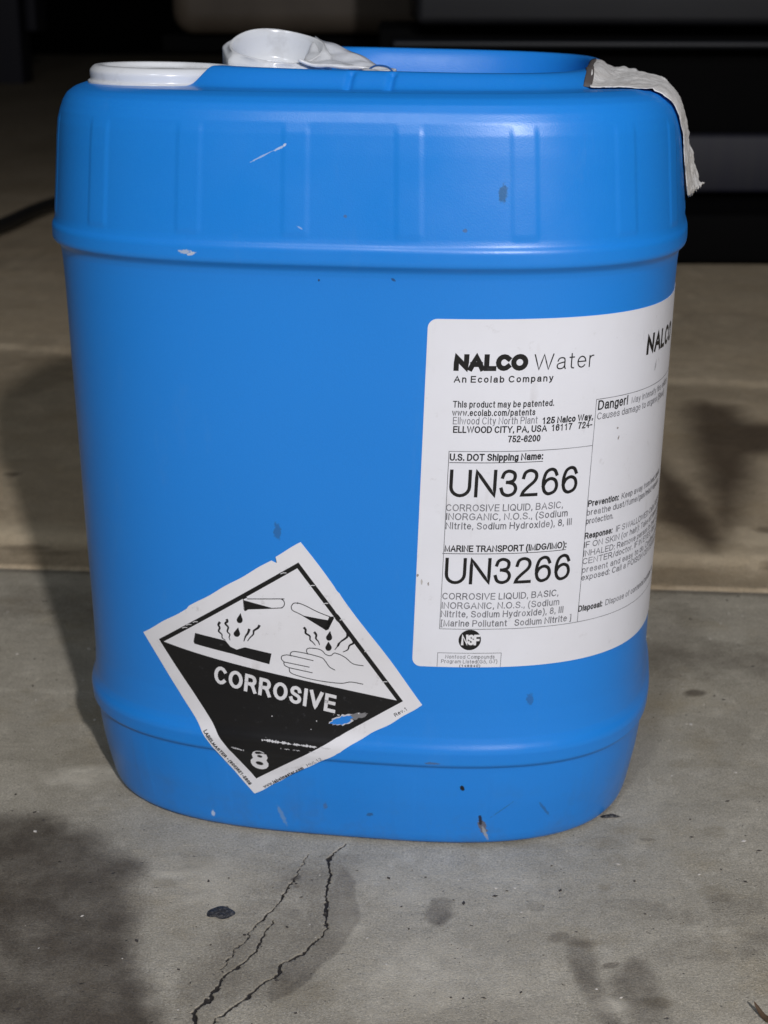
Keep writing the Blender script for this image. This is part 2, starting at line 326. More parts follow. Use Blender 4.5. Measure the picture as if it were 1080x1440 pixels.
def warpY(X, Y): return np.where(Y > .1, .1+(Y-.1)*((.2405-.0844*X-.1)/.135), Y)   # the last rows follow the slanting joint
def zfloor(X, Y, M_):
    return -M_['crack']*.0011+(fbm(X*16, Y*16, 21)-.5)*.0012*np.clip((np.hypot(X, Y)-.17)*8, 0, 1)-.0008*(fbm(X*120, Y*120, 31) > .66)*0
X, Y = np.meshgrid(xs, ys); Yw = warpY(X, Y)
def ground2(name, X, Y, zfun, masks, mat):
    M_ = {k: f(X, Y) for k, f in masks.items()}; Z = zfun(X, Y, M_)
    o = mesh(name, np.stack([X, Y, Z], -1).reshape(-1, 3), gridF(*X.shape), mat)
    for k, v in M_.items():
        a = o.data.attributes.new(k, 'FLOAT', 'POINT'); a.data.foreach_set('value', np.clip(v, 0, 1).ravel().astype(np.float32))
    return tag(o, kind='structure')
ground2('concrete_floor', X, Yw, zfloor, dict(crack=f_crack, stain_shade=f_darken, rust=f_rust, pale=f_pale), FLOOR)
# rear slab: a few millimetres proud, with a rounded worn lip
xs = axis([(-6, -1, .25), (-1, -.6, .02), (-.6, .7, .004), (.7, 1, .02), (1, 6, .25)])
v = axis([(0, .02, .001), (.02, .12, .003), (.12, 1.2, .006), (1.2, 3, .04), (3, 14, .5)])
X, Vv = np.meshgrid(xs, v); Y = Vv+.2425-.0844*X*np.clip(1-Vv*.5, 0, 1)
def sst(a, b, x): t = np.clip((x-a)/(b-a), 0, 1); return t*t*(3-2*t)
def zrear(X, Y, M_):
    lip = np.clip(Vv/.0035, 0, 1); e = np.sqrt(np.clip(1-(1-lip)**2, 0, 1))
    chips = (fbm(X*40, 0*Y, 5) > .60)*np.clip(1-Vv/.006, 0, 1)*.0014
    j = .2425-.0844*X; g = .872-.208*X; w_ = (fbm(X*9, Y*0, 91)-.5)*.05+(fbm(X*60, Y*0, 95)-.5)*.012
    return -.003+.0046*e-chips+.0035*sst(j+.042+w_*.4, j+.066+w_*.4, Y)+.0030*sst(g-.010+w_, g+.012+w_, Y)+(fbm(X*8, Y*8, 41)-.5)*.004*np.clip(Vv*12, 0, 1)+(fbm(X*50, Y*50, 45)-.5)*.0012*np.clip(Vv*20, 0, 1)
def r_stain_shade(X, Y):
    d = 1.0*poly(X, Y, R1, .045, .002, 1); d = np.maximum(d, 1.0*poly(X, Y, R2, .032, .0015, 1));  # two soft-edged darker shapes on the right
    d = np.maximum(d, .30*np.clip(1-(Y-(.245-.0844*X))/.035, 0, 1)**.5)
    d = np.maximum(d, .28*np.exp(-((Y-(.815-.208*X))/.035)**2))
    for (x, y, rx, ry, k) in [(.300, .335, .014, .008, .8), (.325, .335, .006, .006, .7), (.318, .30, .02, .004, .7), (-.31, .475, .006, .004, .9), (-.40, .83, .10, .10, .30), (-.35, .90, .05, .03, .45), (.29, .262, .012, .012, .6), (-.26, .30, .02, .008, .45), (-.245, .29, .03, .006, .4), (.42, 1.05, .2, .1, .2), (-.1, 1.6, .5, .2, .3)]:
        d = np.maximum(d, k*blob(X, Y, x, y, rx, ry, 0, .6))
    return np.maximum(d, np.maximum(np.clip((fbm(X*5, Y*3, 61)-.5)*.8, 0, .2), .55*np.clip((Y-1.5)/1.4, 0, 1)*np.clip((.8-X)/.6, 0, 1)))  # last term paints the light's falloff into the far slab colour
def r_pale(X, Y):
    w_ = (fbm(X*9, Y*0, 91)-.5)*.05
    d = np.exp(-((Y-(.875-.208*X+w_))/.014)**2)*np.clip(fbm(X*13, Y*14, 71)*2.2-.55, 0, .8)
    d = np.maximum(d, .6*blob(X, Y, .285, .315, .035, .022, -.1, .9))
    return np.maximum(d, np.exp(-((Y-(.305-.0844*X))/.022)**2)*(.15+.75*fbm(X*14, Y*20, 73)))
def r_rust(X, Y): return np.maximum(.5*blob(X, Y, .285, .268, .006, .006), np.clip((fbm(X*7, Y*5, 81)-.47)*2, 0, .7))
ground2('rear_concrete_slab', X, Y, zrear, dict(crack=lambda X, Y: 0*X, stain_shade=r_stain_shade, rust=r_rust, pale=r_pale), REAR)

# small loose grit, uncountable
def pebble(rng, r):
    V = [Vector(c).normalized()*r*rng.uniform(.7, 1.2) for c in ((1,0,0),(-1,0,0),(0,1,0),(0,-1,0),(0,0,.6),(0,0,-.6))]
    return V, [(0,2,4),(2,1,4),(1,3,4),(3,0,4),(2,0,5),(1,2,5),(3,1,5),(0,3,5)]
def scatter(n_, sizes, seed, mat, name, lab):
    V, F = [], []; rng = random.Random(seed)
    for i in range(n_):
        x = rng.uniform(-.33, .36); y = rng.uniform(-.27, .22) if i % 4 else rng.uniform(.26, .9)
        if abs(x) < .155 and -.130 < y < .130: continue
        r = rng.choice(sizes); a, b = pebble(rng, r); c, s = math.cos(i), math.sin(i); k = rng.uniform(.6, 2.2)
        V += [(p.x*k*c-p.y*s+x, p.x*k*s+p.y*c+y, p.z*.45+(.0022 if y > .23 else .0001)) for p in a]; n = len(V)-6; F += [tuple(n+k_ for k_ in f) for f in b]
    tag(mesh(name, V, F, mat, smooth=False), lab, kind='stuff')
scatter(1200, [.00025, .0003, .0004, .0004, .0006, .0009], 8, mat_plain('dark_grit', (.05, .042, .036), .8), 'grit', 'fine dark grit scattered over the concrete')
scatter(420, [.0003, .0004, .0005, .0007, .0010], 18, mat_plain('pale_grit', (.62, .58, .52), .8), 'pale_grit', 'pale cement crumbs scattered over the concrete')

# a flattened tarry spot and a scrap of leaf
def flat_scrap(name, cx, cy, rx, ry, ang, seed, mat, h=.0007, n=40, rings=7, jag=.16, curl=0, z0=.0003):
    V = []; rr = np.random.RandomState(seed); ph = rr.rand(6)*6.28
    for k in range(rings):
        q = 1-k/(rings-1)
        for j in range(n):
            t = 2*math.pi*j/n; w = 1+jag*sum(math.sin((m+2)*t+ph[m])/(m+1.5) for m in range(5))
            u, v = q*rx*w*math.cos(t), q*ry*w*math.sin(t)
            z = h*(1-q**4)+h*.35*(rr.rand()-.5)*(k > 0)+curl*u*u/rx/rx
            V.append((cx+u*math.cos(ang)-v*math.sin(ang), cy+u*math.sin(ang)+v*math.cos(ang), z+z0))
    return mesh(name, V, gridF(rings, n, True), mat)
m = NT('tar'); TAR = m.set(m.mix(m.ramp(m.noise(900, 4, .7), [(.45, 0.), (.65, 1.)]), (.022, .021, .022), (.11, .105, .10)), .55, m.bump(m.noise(700, 4), .8, .001))
tag(flat_scrap('tar_spot', -.0688, -.1718, .0062, .0049, .3, 3, TAR), 'small round black tar spot stuck on the concrete left of the crack', 'tar spot')
LEAF = mat_plain('dry_leaf', (.085, .05, .025), .7)
tag(flat_scrap('leaf_scrap', .1605, -.2475, .0045, .0020, -.9, 5, LEAF, h=.0012, jag=.45, curl=.0015), 'curled brown leaf scrap on the concrete in front, lower right corner', 'leaf')
tag(flat_scrap('dark_chip', .1195, -.0862, .0046, .0017, -.08, 9, TAR, h=.0008, jag=.35), 'thin black chip lying on the concrete right of the blue container', 'debris')

# black hose across the rear slab
def tube(name, pts, r, mat, parent=None, n=14, closed=False):
    P = [Vector(p) for p in pts]; out = []
    Q = []
    for i in range(len(P)-1):
        a, b, c, d = P[max(i-1, 0)], P[i], P[i+1], P[min(i+2, len(P)-1)]
        for k in range(8):
            t = k/8; Q.append(.5*((2*b)+(c-a)*t+(2*a-5*b+4*c-d)*t*t+(3*b-a-3*c+d)*t**3))
    Q.append(P[-1]); ref = Vector((.13, .21, 1)).normalized()
    for i, q in enumerate(Q):
        d = (Q[min(i+1, len(Q)-1)]-Q[max(i-1, 0)]).normalized(); u = d.cross(ref).normalized(); w = u.cross(d)
        rad = r(i/(len(Q)-1)) if callable(r) else r
        out += [tuple(q+(u*math.cos(2*math.pi*j/n)+w*math.sin(2*math.pi*j/n))*rad) for j in range(n)]
    F = [tuple(int(v) for v in f) for f in gridF(len(Q), n, True)]
    F += [tuple(range(n))[::-1], tuple(range(len(out)-n, len(out)))]
    return mesh(name, out, F, mat, parent)
RUB = mat_plain('black_rubber', (.010, .010, .010), .6)
tag(tube('black_hose', [(-1.9, -.3, .027), (-1.3, .5, .027), (-.70, 1.50, .027), (-.625, 1.74, .027), (-.59, 2.03, .027), (-.48, 2.3, .027), (-.1, 2.5, .027), (.4, 2.52, .027)], .0105, RUB),
    'black hose lying across the rear concrete behind the container, left side', 'hose')

# ------------------------------------------------------------------ dark things far behind
def boxV(x0, x1, y0, y1, z0, z1, b=.01, seg=3):
    bm = bmesh.new(); bmesh.ops.create_cube(bm, size=1)
    for v in bm.verts: v.co = Vector(((x0+x1)/2+v.co.x*(x1-x0), (y0+y1)/2+v.co.y*(y1-y0), (z0+z1)/2+v.co.z*(z1-z0)))
    bmesh.ops.bevel(bm, geom=bm.edges[:], offset=b, segments=seg, profile=.5, affect='EDGES')
    V = [tuple(v.co) for v in bm.verts]; F = [tuple(v.index for v in f.verts) for f in bm.faces]; bm.free(); return V, F
def boxo(name, *a, mat=None, parent=None, **k):
    V, F = boxV(*a, **k); return mesh(name, V, F, mat, parent)
m = NT('dark_panel'); DPAN = m.set(m.mix(m.noise(14, 4), (.006, .007, .010), (.012, .014, .019)), .5)
m = NT('black_panel'); BPAN = m.set((.0012, .0012, .0013), .8, Specular_IOR_Level=.12)
m = NT('grey_panel'); GPAN = m.set(m.mix(m.noise(9, 5, .6, m.mapped((6, 1, .6))), (.010, .010, .027), (.030, .030, .034)), .6)
m = NT('tan_panel'); TAN = m.set(m.mix(m.ramp(m.noise(7, 4), [(.3, 0.), (.7, 1.)]), (.080, .062, .045), (.125, .10, .075)), .6)
sk = empty('parked_machine', (.6, 1.66, 0))
tag(sk, 'dark machine with stepped black panels standing behind on the right', 'machine')
def rel(o, p): o.location = -Vector(p.location); return o
rel(boxo('upper_panel', .055, 2.4, 1.62, 2.2, .345, .60, mat=DPAN, parent=sk, b=.012), sk)
rel(boxo('step_ridge', .02, 2.4, 1.64, 1.70, .311, .3225, mat=DPAN, parent=sk, b=.005), sk)
rel(boxo('middle_panel', .0, 2.4, 1.70, 2.2, .17, .340, mat=BPAN, parent=sk, b=.006), sk)
rel(boxo('lower_guard', .40, 2.4, 1.66, 1.695, .094, .184, mat=GPAN, parent=sk, b=.008), sk)
rel(boxo('base', -.2, 2.4, 1.74, 2.3, .004, .165, mat=BPAN, parent=sk, b=.006), sk)
rel(boxo('foot_rail', -.1, 2.4, 1.50, 1.735, .009, .085, mat=BPAN, parent=sk, b=.01), sk)
tb = empty('tan_case', (-.15, 2.8, 0))
tag(tb, 'tan case with a rounded lower corner resting on a black stand behind the spout', 'case')
rel(boxo('shell', -.43, .13, 2.55, 3.1, .305, .62, mat=TAN, parent=tb, b=.045, seg=6), tb)
st = empty('black_stand', (-.1, 2.9, 0)); tag(st, 'black stand in the dark under the tan case', 'stand')
rel(boxo('stand_top', -.46, .6, 2.62, 3.2, .268, .303, mat=BPAN, parent=st, b=.004), st)
for x in (-.2, .5):
    rel(boxo('leg', x, x+.06, 2.75, 2.81, .0, .267, mat=BPAN, parent=st, b=.004), st)
gp = empty('grey_post', (-1.7, 6, 0)); tag(gp, 'grey steel post in the dark at the far left edge', 'post')
rel(boxo('column', -2.2, -1.515, 6.0, 6.2, .0, 3, mat=GPAN, parent=gp, b=.01), gp)
rel(boxo('column_flange', -1.49, -1.44, 5.98, 6.2, .22, 3, mat=GPAN, parent=gp, b=.01), gp)
wl = boxo('rear_wall', -6, 6, 9, 9.2, 0, 4, mat=BPAN, b=.01); tag(wl, 'black rear wall closing the dark background', 'wall')
# ------------------------------------------------------------------ a single-line grotesque alphabet, drawn here as strokes (cap height 1)
def Ea(cx, cy, rx, ry, a0, a1, n=None):
    n = n or max(4, int(abs(a1-a0)/22)+1)
    return [(cx+rx*math.cos(math.radians(a0+(a1-a0)*i/(n-1))), cy+ry*math.sin(math.radians(a0+(a1-a0)*i/(n-1)))) for i in range(n)]
def Sm(p, k=4):
    o = []
    for i in range(len(p)-1):
        a, b, c, d = p[max(i-1, 0)], p[i], p[i+1], p[min(i+2, len(p)-1)]
        for j in range(k):
            t = j/k; o.append(tuple(.5*(2*b[m]+(c[m]-a[m])*t+(2*a[m]-5*b[m]+4*c[m]-d[m])*t*t+(3*b[m]-a[m]-3*c[m]+d[m])*t**3) for m in (0, 1)))
    return o+[p[-1]]
G = {
'A': (.84, [[(0, 0), (.42, 1), (.84, 0)], [(.14, .34), (.70, .34)]]),
'B': (.70, [[(0, 0), (0, 1), (.40, 1)]+Ea(.40, .765, .24, .235, 90, -90)+[(0, .53)], [(.40, .53)]+Ea(.43, .265, .27, .265, 90, -90)+[(0, 0)]]),
'C': (.80, [Ea(.42, .5, .42, .5, 42, 318, 13)]),
'D': (.76, [[(0, 0), (0, 1), (.30, 1)]+Ea(.33, .5, .43, .5, 90, -90, 9)+[(0, 0)]]),
'E': (.66, [[(.66, 0), (0, 0), (0, 1), (.64, 1)], [(0, .52), (.60, .52)]]),
'F': (.60, [[(0, 0), (0, 1), (.60, 1)], [(0, .50), (.52, .50)]]),
'G': (.86, [Ea(.43, .5, .43, .5, 45, 315, 13)+[(.85, .17), (.85, .46), (.46, .46)]]),
'H': (.74, [[(0, 0), (0, 1)], [(.74, 0), (.74, 1)], [(0, .52), (.74, .52)]]),
'I': (.02, [[(.01, 0), (.01, 1)]]),
'J': (.48, [[(.48, 1), (.48, .26)]+Ea(.24, .26, .24, .26, 0, -170)]),
'K': (.74, [[(0, 0), (0, 1)], [(.70, 1), (0, .32)], [(.26, .56), (.74, 0)]]),
'L': (.54, [[(0, 1), (0, 0), (.54, 0)]]),
'M': (.88, [[(0, 0), (0, 1), (.44, 0), (.88, 1), (.88, 0)]]),
'N': (.74, [[(0, 0), (0, 1), (.74, 0), (.74, 1)]]),
'O': (.90, [Ea(.45, .5, .45, .5, 90, 450, 19)]),
'P': (.68, [[(0, 0), (0, 1), (.40, 1)]+Ea(.40, .73, .28, .27, 90, -90)+[(0, .46)]]),
'Q': (.90, [Ea(.45, .5, .45, .5, 90, 450, 19), [(.52, .24), (.86, -.04)]]),
'R': (.76, [[(0, 0), (0, 1), (.42, 1)]+Ea(.42, .735, .27, .265, 90, -90)+[(0, .47)], [(.38, .47), (.55, .36), (.76, 0)]]),
'S': (.72, [Sm([(.655, .80), (.58, .93), (.36, 1), (.12, .92), (.05, .74), (.14, .60), (.36, .52), (.60, .43), (.71, .27), (.62, .08), (.36, 0), (.11, .08), (.02, .22)])]),
'T': (.74, [[(0, 1), (.74, 1)], [(.37, 1), (.37, 0)]]),
'U': (.74, [[(0, 1), (0, .36)]+Ea(.37, .36, .37, .36, 180, 360, 11)+[(.74, 1)]]),
'V': (.82, [[(0, 1), (.41, 0), (.82, 1)]]),
'W': (1.18, [[(0, 1), (.29, 0), (.59, 1), (.89, 0), (1.18, 1)]]),
'X': (.78, [[(0, 1), (.78, 0)], [(.78, 1), (0, 0)]]),
'Y': (.80, [[(0, 1), (.40, .42), (.80, 1)], [(.40, .42), (.40, 0)]]),
'Z': (.70, [[(.02, 1), (.70, 1), (0, 0), (.70, 0)]]),
'0': (.58, [Ea(.29, .5, .29, .5, 90, 450, 15)]),
'1': (.58, [[(.10, .78), (.34, 1), (.34, 0)]]),
'2': (.58, [Sm([(.03, .72), (.10, .92), (.30, 1), (.50, .92), (.56, .74), (.48, .55), (.24, .33), (.06, .14), (0, 0)])+[(.58, 0)]]),
'3': (.58, [Sm([(.03, .76), (.10, .93), (.28, 1), (.48, .92), (.53, .76), (.46, .60), (.24, .54)]), Sm([(.24, .54), (.48, .47), (.58, .28), (.50, .08), (.28, 0), (.08, .08), (0, .27)])]),
'4': (.60, [[(.44, 0), (.44, 1), (0, .30), (.60, .30)]]),
'5': (.58, [[(.52, 1), (.12, 1), (.05, .50)]+Sm([(.05, .50), (.28, .60), (.50, .50), (.58, .31), (.50, .09), (.27, 0), (.08, .07), (0, .24)])]),
'6': (.58, [Sm([(.55, .78), (.46, .95), (.30, 1), (.12, .90), (.03, .66), (.01, .42), (.05, .17), (.16, .03), (.30, 0), (.50, .09), (.58, .30), (.51, .53), (.32, .62), (.12, .53), (.02, .34)])]),
'7': (.58, [[(0, 1), (.58, 1)]+Sm([(.58, 1), (.34, .60), (.20, 0)])]),
'8': (.58, [Ea(.29, .765, .235, .235, 90, 450, 13), Ea(.29, .27, .29, .27, 90, 450, 15)]),
'9': (.58, [Ea(.29, .68, .28, .32, 0, 360, 13), Sm([(.57, .68), (.56, .34), (.44, .06), (.26, 0), (.09, .05), (.03, .22)])]),
'a': (.54, [Sm([(.04, .52), (.12, .68), (.28, .73), (.45, .68), (.49, .52)])+[(.49, .12), (.54, 0)], Sm([(.49, .44), (.26, .39), (.06, .32), (0, .18), (.07, .04), (.22, 0), (.40, .06), (.49, .22)])]),
'b': (.54, [[(0, 1), (0, 0)], Ea(.27, .36, .27, .37, 180, 540, 13)]),
'c': (.50, [Ea(.27, .365, .27, .365, 40, 320, 11)]),
'd': (.54, [[(.54, 1), (.54, 0)], Ea(.27, .36, .27, .37, 0, 360, 13)]),
'e': (.54, [[(.01, .39), (.54, .39)]+Ea(.27, .365, .27, .365, 5, 322, 12)]),
'f': (.30, [[(.12, 0), (.12, .82)]+Ea(.26, .84, .14, .16, 180, 80, 4), [(0, .72), (.28, .72)]]),
'g': (.54, [[(.54, .72), (.54, -.02)]+Ea(.28, -.02, .26, .24, 0, -160, 7), Ea(.27, .37, .27, .35, 0, 360, 13)]),
'h': (.50, [[(0, 1), (0, 0)], [(0, .44)]+Ea(.25, .46, .25, .27, 165, 0, 7)+[(.50, 0)]]),
'i': (.02, [[(.01, 0), (.01, .72)], [(.01, .90), (.01, 1.0)]]),
'j': (.10, [[(.10, .72), (.10, -.12), (.0, -.26)], [(.10, .90), (.10, 1.0)]]),
'k': (.48, [[(0, 0), (0, 1)], [(.44, .72), (0, .28)], [(.17, .45), (.48, 0)]]),
'l': (.02, [[(.01, 0), (.01, 1)]]),
'm': (.86, [[(0, 0), (0, .72)], [(0, .46)]+Ea(.215, .48, .215, .25, 165, 0, 6)+[(.43, 0)], [(.43, .46)]+Ea(.645, .48, .215, .25, 165, 0, 6)+[(.86, 0)]]),
'n': (.50, [[(0, 0), (0, .72)], [(0, .44)]+Ea(.25, .46, .25, .27, 165, 0, 7)+[(.50, 0)]]),
'o': (.56, [Ea(.28, .365, .28, .365, 90, 450, 13)]),
'p': (.54, [[(0, .72), (0, -.27)], Ea(.27, .36, .27, .37, 180, 540, 13)]),
'q': (.54, [[(.54, .72), (.54, -.27)], Ea(.27, .36, .27, .37, 0, 360, 13)]),
'r': (.28, [[(0, 0), (0, .72)], [(0, .40)]+Ea(.22, .48, .22, .25, 170, 80, 4)]),
's': (.46, [Sm([(.44, .54), (.36, .69), (.22, .73), (.07, .67), (.04, .53), (.14, .43), (.32, .35), (.45, .25), (.42, .08), (.24, 0), (.07, .06), (0, .21)], 3)]),
't': (.28, [[(.12, .95), (.12, .10), (.18, .01), (.28, .0)], [(0, .72), (.28, .72)]]),
'u': (.50, [[(0, .72), (0, .26)]+Ea(.25, .26, .25, .26, 180, 345, 7), [(.50, .72), (.50, 0)]]),
'v': (.50, [[(0, .72), (.25, 0), (.50, .72)]]),
'w': (.78, [[(0, .72), (.20, 0), (.39, .70), (.58, 0), (.78, .72)]]),
'x': (.48, [[(0, .72), (.48, 0)], [(.48, .72), (0, 0)]]),
'y': (.50, [[(0, .72), (.26, 0)], [(.50, .72), (.22, -.18), (.04, -.27)]]),
'z': (.46, [[(0, .72), (.46, .72), (0, 0), (.46, 0)]]),
'.': (.04, [[(.02, 0), (.02, .07)]]), ',': (.04, [[(.04, .07), (0, -.14)]]), ':': (.04, [[(.02, 0), (.02, .08)], [(.02, .62), (.02, .70)]]), ';': (.04, [[(.02, .62), (.02, .70)], [(.04, .07), (0, -.14)]]),
'!': (.04, [[(.02, .28), (.02, 1)], [(.02, 0), (.02, .08)]]), '-': (.28, [[(0, .38), (.28, .38)]]), '/': (.30, [[(0, 0), (.30, 1)]]),
'(': (.20, [Sm([(.20, 1.05), (.04, .72), (0, .38), (.04, .04), (.20, -.27)], 3)]), ')': (.20, [Sm([(0, 1.05), (.16, .72), (.20, .38), (.16, .04), (0, -.27)], 3)]),
'[': (.16, [[(.16, 1.02), (0, 1.02), (0, -.2), (.16, -.2)]]), ']': (.16, [[(0, 1.02), (.16, 1.02), (.16, -.2), (0, -.2)]]),
'*': (.24, [Ea(.12, .5, .12, .12, 0, 360, 8)]),
}
def layout(txt, w, gap=.17, space=.40):
    """strokes of a line of text; origin at the left of the first letter's ink; returns strokes and total width"""
    x = 0; out = []
    for ch in txt:
        if ch == ' ': x += space; continue
        gw, st = G[ch]
        for s in st: out.append([(w/2+x+px, py) for px, py in s])
        x += gw+w+gap
    return out, x-gap
def ribbon(pts, w, V, F, f, maxseg=None, cap_=.5):
    """flat stroke of width w (a number or one per point) along pts, mitred; f maps 2D to 3D"""
    P = [pts[0]]
    for p in pts[1:]:
        if math.hypot(p[0]-P[-1][0], p[1]-P[-1][1]) > 1e-6:
            if maxseg:
                q = P[-1]; L = math.hypot(p[0]-q[0], p[1]-q[1]); n = max(1, int(L/maxseg))
                for k in range(1, n): P.append((q[0]+(p[0]-q[0])*k/n, q[1]+(p[1]-q[1])*k/n))
            P.append(p)
    if len(P) < 2: return
    closed = math.hypot(P[0][0]-P[-1][0], P[0][1]-P[-1][1]) < 1e-4
    if cap_ and not closed and not callable(w):       # square stroke ends
        for e, i_ in ((0, 1), (-1, -2)):
            q, p = P[e], P[i_]; L = math.hypot(q[0]-p[0], q[1]-p[1]); P[e] = (q[0]+(q[0]-p[0])/L*w*cap_, q[1]+(q[1]-p[1])/L*w*cap_)
    n = len(P); closed = math.hypot(P[0][0]-P[-1][0], P[0][1]-P[-1][1]) < 1e-4
    base = len(V)
    for i, p in enumerate(P):
        a = P[i-1] if i > 0 else (P[-2] if closed else None); b = P[i+1] if i < n-1 else (P[1] if closed else None)
        h = w if not isinstance(w, (list, tuple)) else w[min(i, len(w)-1)]
        if callable(w): h = w(i/(n-1))
        d1 = d2 = None
        if a: L = math.hypot(p[0]-a[0], p[1]-a[1]); d1 = ((p[0]-a[0])/L, (p[1]-a[1])/L)
        if b: L = math.hypot(b[0]-p[0], b[1]-p[1]); d2 = ((b[0]-p[0])/L, (b[1]-p[1])/L)
        d1 = d1 or d2; d2 = d2 or d1
        nx, ny = -(d1[1]+d2[1]), d1[0]+d2[0]; L = math.hypot(nx, ny) or 1e-6; nx /= L; ny /= L
        c = max(.62, nx*-d2[1]+ny*d2[0]); m_ = h/2/c
        V.append(f(p[0]-nx*m_, p[1]-ny*m_)); V.append(f(p[0]+nx*m_, p[1]+ny*m_))
    for i in range(n-1): F.append((base+2*i, base+2*i+2, base+2*i+3, base+2*i+1))
# ------------------------------------------------------------------ the pail
pail = empty('chemical_container', (OX, 0, .0006), YAW)
tag(pail, 'blue plastic closed-head container with corrosive diamond and white shipping label, standing on concrete', 'container')
SMAX = HALF*1000
sv = np.linspace(-SMAX, SMAX, 1401)[:-1]
zs = np.unique(np.concatenate([np.arange(0, 8, .8), np.arange(8, 42, 1.6), np.arange(42, 78, .55), np.arange(78, 268, 5), np.arange(268, 304, .55), np.arange(304, 336, 1.4), np.arange(336, 354.01, .5)]))
zs = zs[zs <= 354]
Sg, Zg = np.meshgrid(sv, zs)
body = P3(Sg, Zg)
body = body+np.stack([0*Sg, 0*Sg, 0*Sg], -1)
# the moulded top: a height field inside the last ring
N_ = 3.4; RCX, RCY, RA, RB = .0075, .0075, .0985, .0865
CAPX, CAPY, CAPR = -.0927, -.043, .036
ox, oy = body[-1, :, 0], body[-1, :, 1]
qs = np.concatenate([np.linspace(1, .955, 10)[1:], np.linspace(.955, .60, 150)[1:], np.linspace(.60, .04, 30)[1:]])
def sst(a, b, x): t = np.clip((x-a)/(b-a), 0, 1); return t*t*(3-2*t)
def top_z(x, y):
    rho = ((abs(x-RCX)/RA)**N_+(abs(y-RCY)/RB)**N_)**(1/N_)
    crest = .3615-.015*x+.020*(y+.08)-.354
    capd = np.hypot(x-CAPX, y-CAPY)
    keep = sst(.0355, .0405, capd)*sst(-.083, -.068, x+.35*np.clip(-y-.03, 0, 1)*0)
    up_ = 1-sst(1.0, 1.125, rho)
    grooves = sum(np.exp(-((x-g-.12*(y+.085))/.0016)**2) for g in (.001, .0190))*(y < 0)*sst(1.0, 1.03, rho)*(1-sst(1.10, 1.14, rho))
    h = crest*up_*keep-.0016*grooves*keep
    well = sst(-.034, -.006, x)*(1-sst(.80, .97, rho))
    h = h-(h+.034)*well
    flat = (1-sst(.80, .96, rho))*(1-sst(-.034, -.006, x))*keep
    h = h*(1-flat)+.001*flat
    return .3543+h+.0005*np.sin(x*60)*0
QX = np.outer(qs, ox); QY = np.outer(qs, oy)
edge = np.clip((1-qs)/.02, 0, 1)[:, None]
top = np.stack([QX, QY, .354+(top_z(QX, QY)-.354)*edge**.6], -1)
inner = np.concatenate([body, top]); nr = len(inner)
V = inner.reshape(-1, 3); nc = len(sv)
F = gridF(nr, nc, True)
V = np.concatenate([V, [[0, 0, V[-nc:, 2].mean()], [0, 0, 0]]])
me_o = mesh('body', V, F, BLUE, pail)
bm = bmesh.new(); bm.from_mesh(me_o.data); bm.verts.ensure_lookup_table()
bm.faces.new([bm.verts[(nr-1)*nc+i] for i in range(nc)]); bm.faces.new([bm.verts[i] for i in range(nc)][::-1])
bm.normal_update(); bm.to_mesh(me_o.data); bm.free(); me_o.data.polygons.foreach_set('use_smooth', np.ones(len(me_o.data.polygons), bool))

def on_pail(name, SZ, F, off, mat, parent, smooth=True):
    a = np.array(SZ, float); return mesh(name, P3(a[:, 0], a[:, 1], off), F, mat, parent, smooth)
# ---- shipping label: flat coordinates (u mm, v mm) lean slightly on the tapering wall
def LM(u, v): return (u+(v-98.5)*.0315, v)
U0, U1, V0, V1, RR = 34.6, 214, 98.6, 262.2, 4.0
vv = np.unique(np.concatenate([V0+RR*(1-np.cos(np.linspace(0, np.pi/2, 8))), np.arange(V0+RR, V1-RR, 4), V1-RR*(1-np.cos(np.linspace(0, np.pi/2, 8)))]))
us = np.linspace(0, 1, 110); SZ = []
for v_ in vv:
    d = max(0, V0+RR-v_, v_-(V1-RR)); ins = RR-math.sqrt(max(0, RR*RR-d*d))
    for q in us: SZ.append(LM(U0+ins+q*(U1-U0-2*ins), v_))
SZ = np.array(SZ); wr = .05*(fbm(SZ[:, 0]/14, SZ[:, 1]/22, 9)-.3)
nr_, nc_ = len(vv), len(us)
LAB = mesh('shipping_label', P3(SZ[:, 0], SZ[:, 1], .22+wr*.6), gridF(nr_, nc_), PAPER, pail)
tag(LAB, 'white wraparound shipping label with black print, right of the diamond')
rim = list(range(nc_))+[i*nc_+nc_-1 for i in range(1, nr_)]+[(nr_-1)*nc_+j for j in range(nc_-2, -1, -1)]+[i*nc_ for i in range(nr_-2, 0, -1)]
e = SZ[rim]; mesh('label_edge', np.concatenate([P3(e[:, 0], e[:, 1], .22), P3(e[:, 0], e[:, 1], .0)]), [(i, (i+1) % len(rim), len(rim)+(i+1) % len(rim), len(rim)+i) for i in range(len(rim))], PAPER, LAB, False)

def text(name, txt, u0, u1, v0, h, mat=INK, w=.13, parent=LAB, fit=True, off=.30, space=.40, gap=.17, O=None, dx=None, dy=None, wy=None):
    """one printed line: ink from u0 to u1, baseline v0, capital height h (mm)"""
    st, W_ = layout(txt, w, gap, space)
    sx = (u1-u0)/W_; V, F = [], []
    if O is None: f0 = lambda x, y: LM(x, y)
    else: f0 = lambda x, y: (O[0]+dx[0]*x+dy[0]*y, O[1]+dx[1]*x+dy[1]*y)
    wm = w*h                                    # stroke width in mm
    for s in st:
        pts = [(u0+px*sx, v0+wm/2+py*(h-wm)) for px, py in s]
        ribbon(pts, wm, V, F, f0, maxseg=2.5)
    return on_pail(name, V, F, off, mat, parent, False)
def lines(name, segs, w, mat=INK, parent=LAB, off=.29):
    V, F = [], []
    for a, b in segs: ribbon([a, b], w, V, F, LM, maxseg=3)
    return on_pail(name, V, F, off, mat, parent, False)
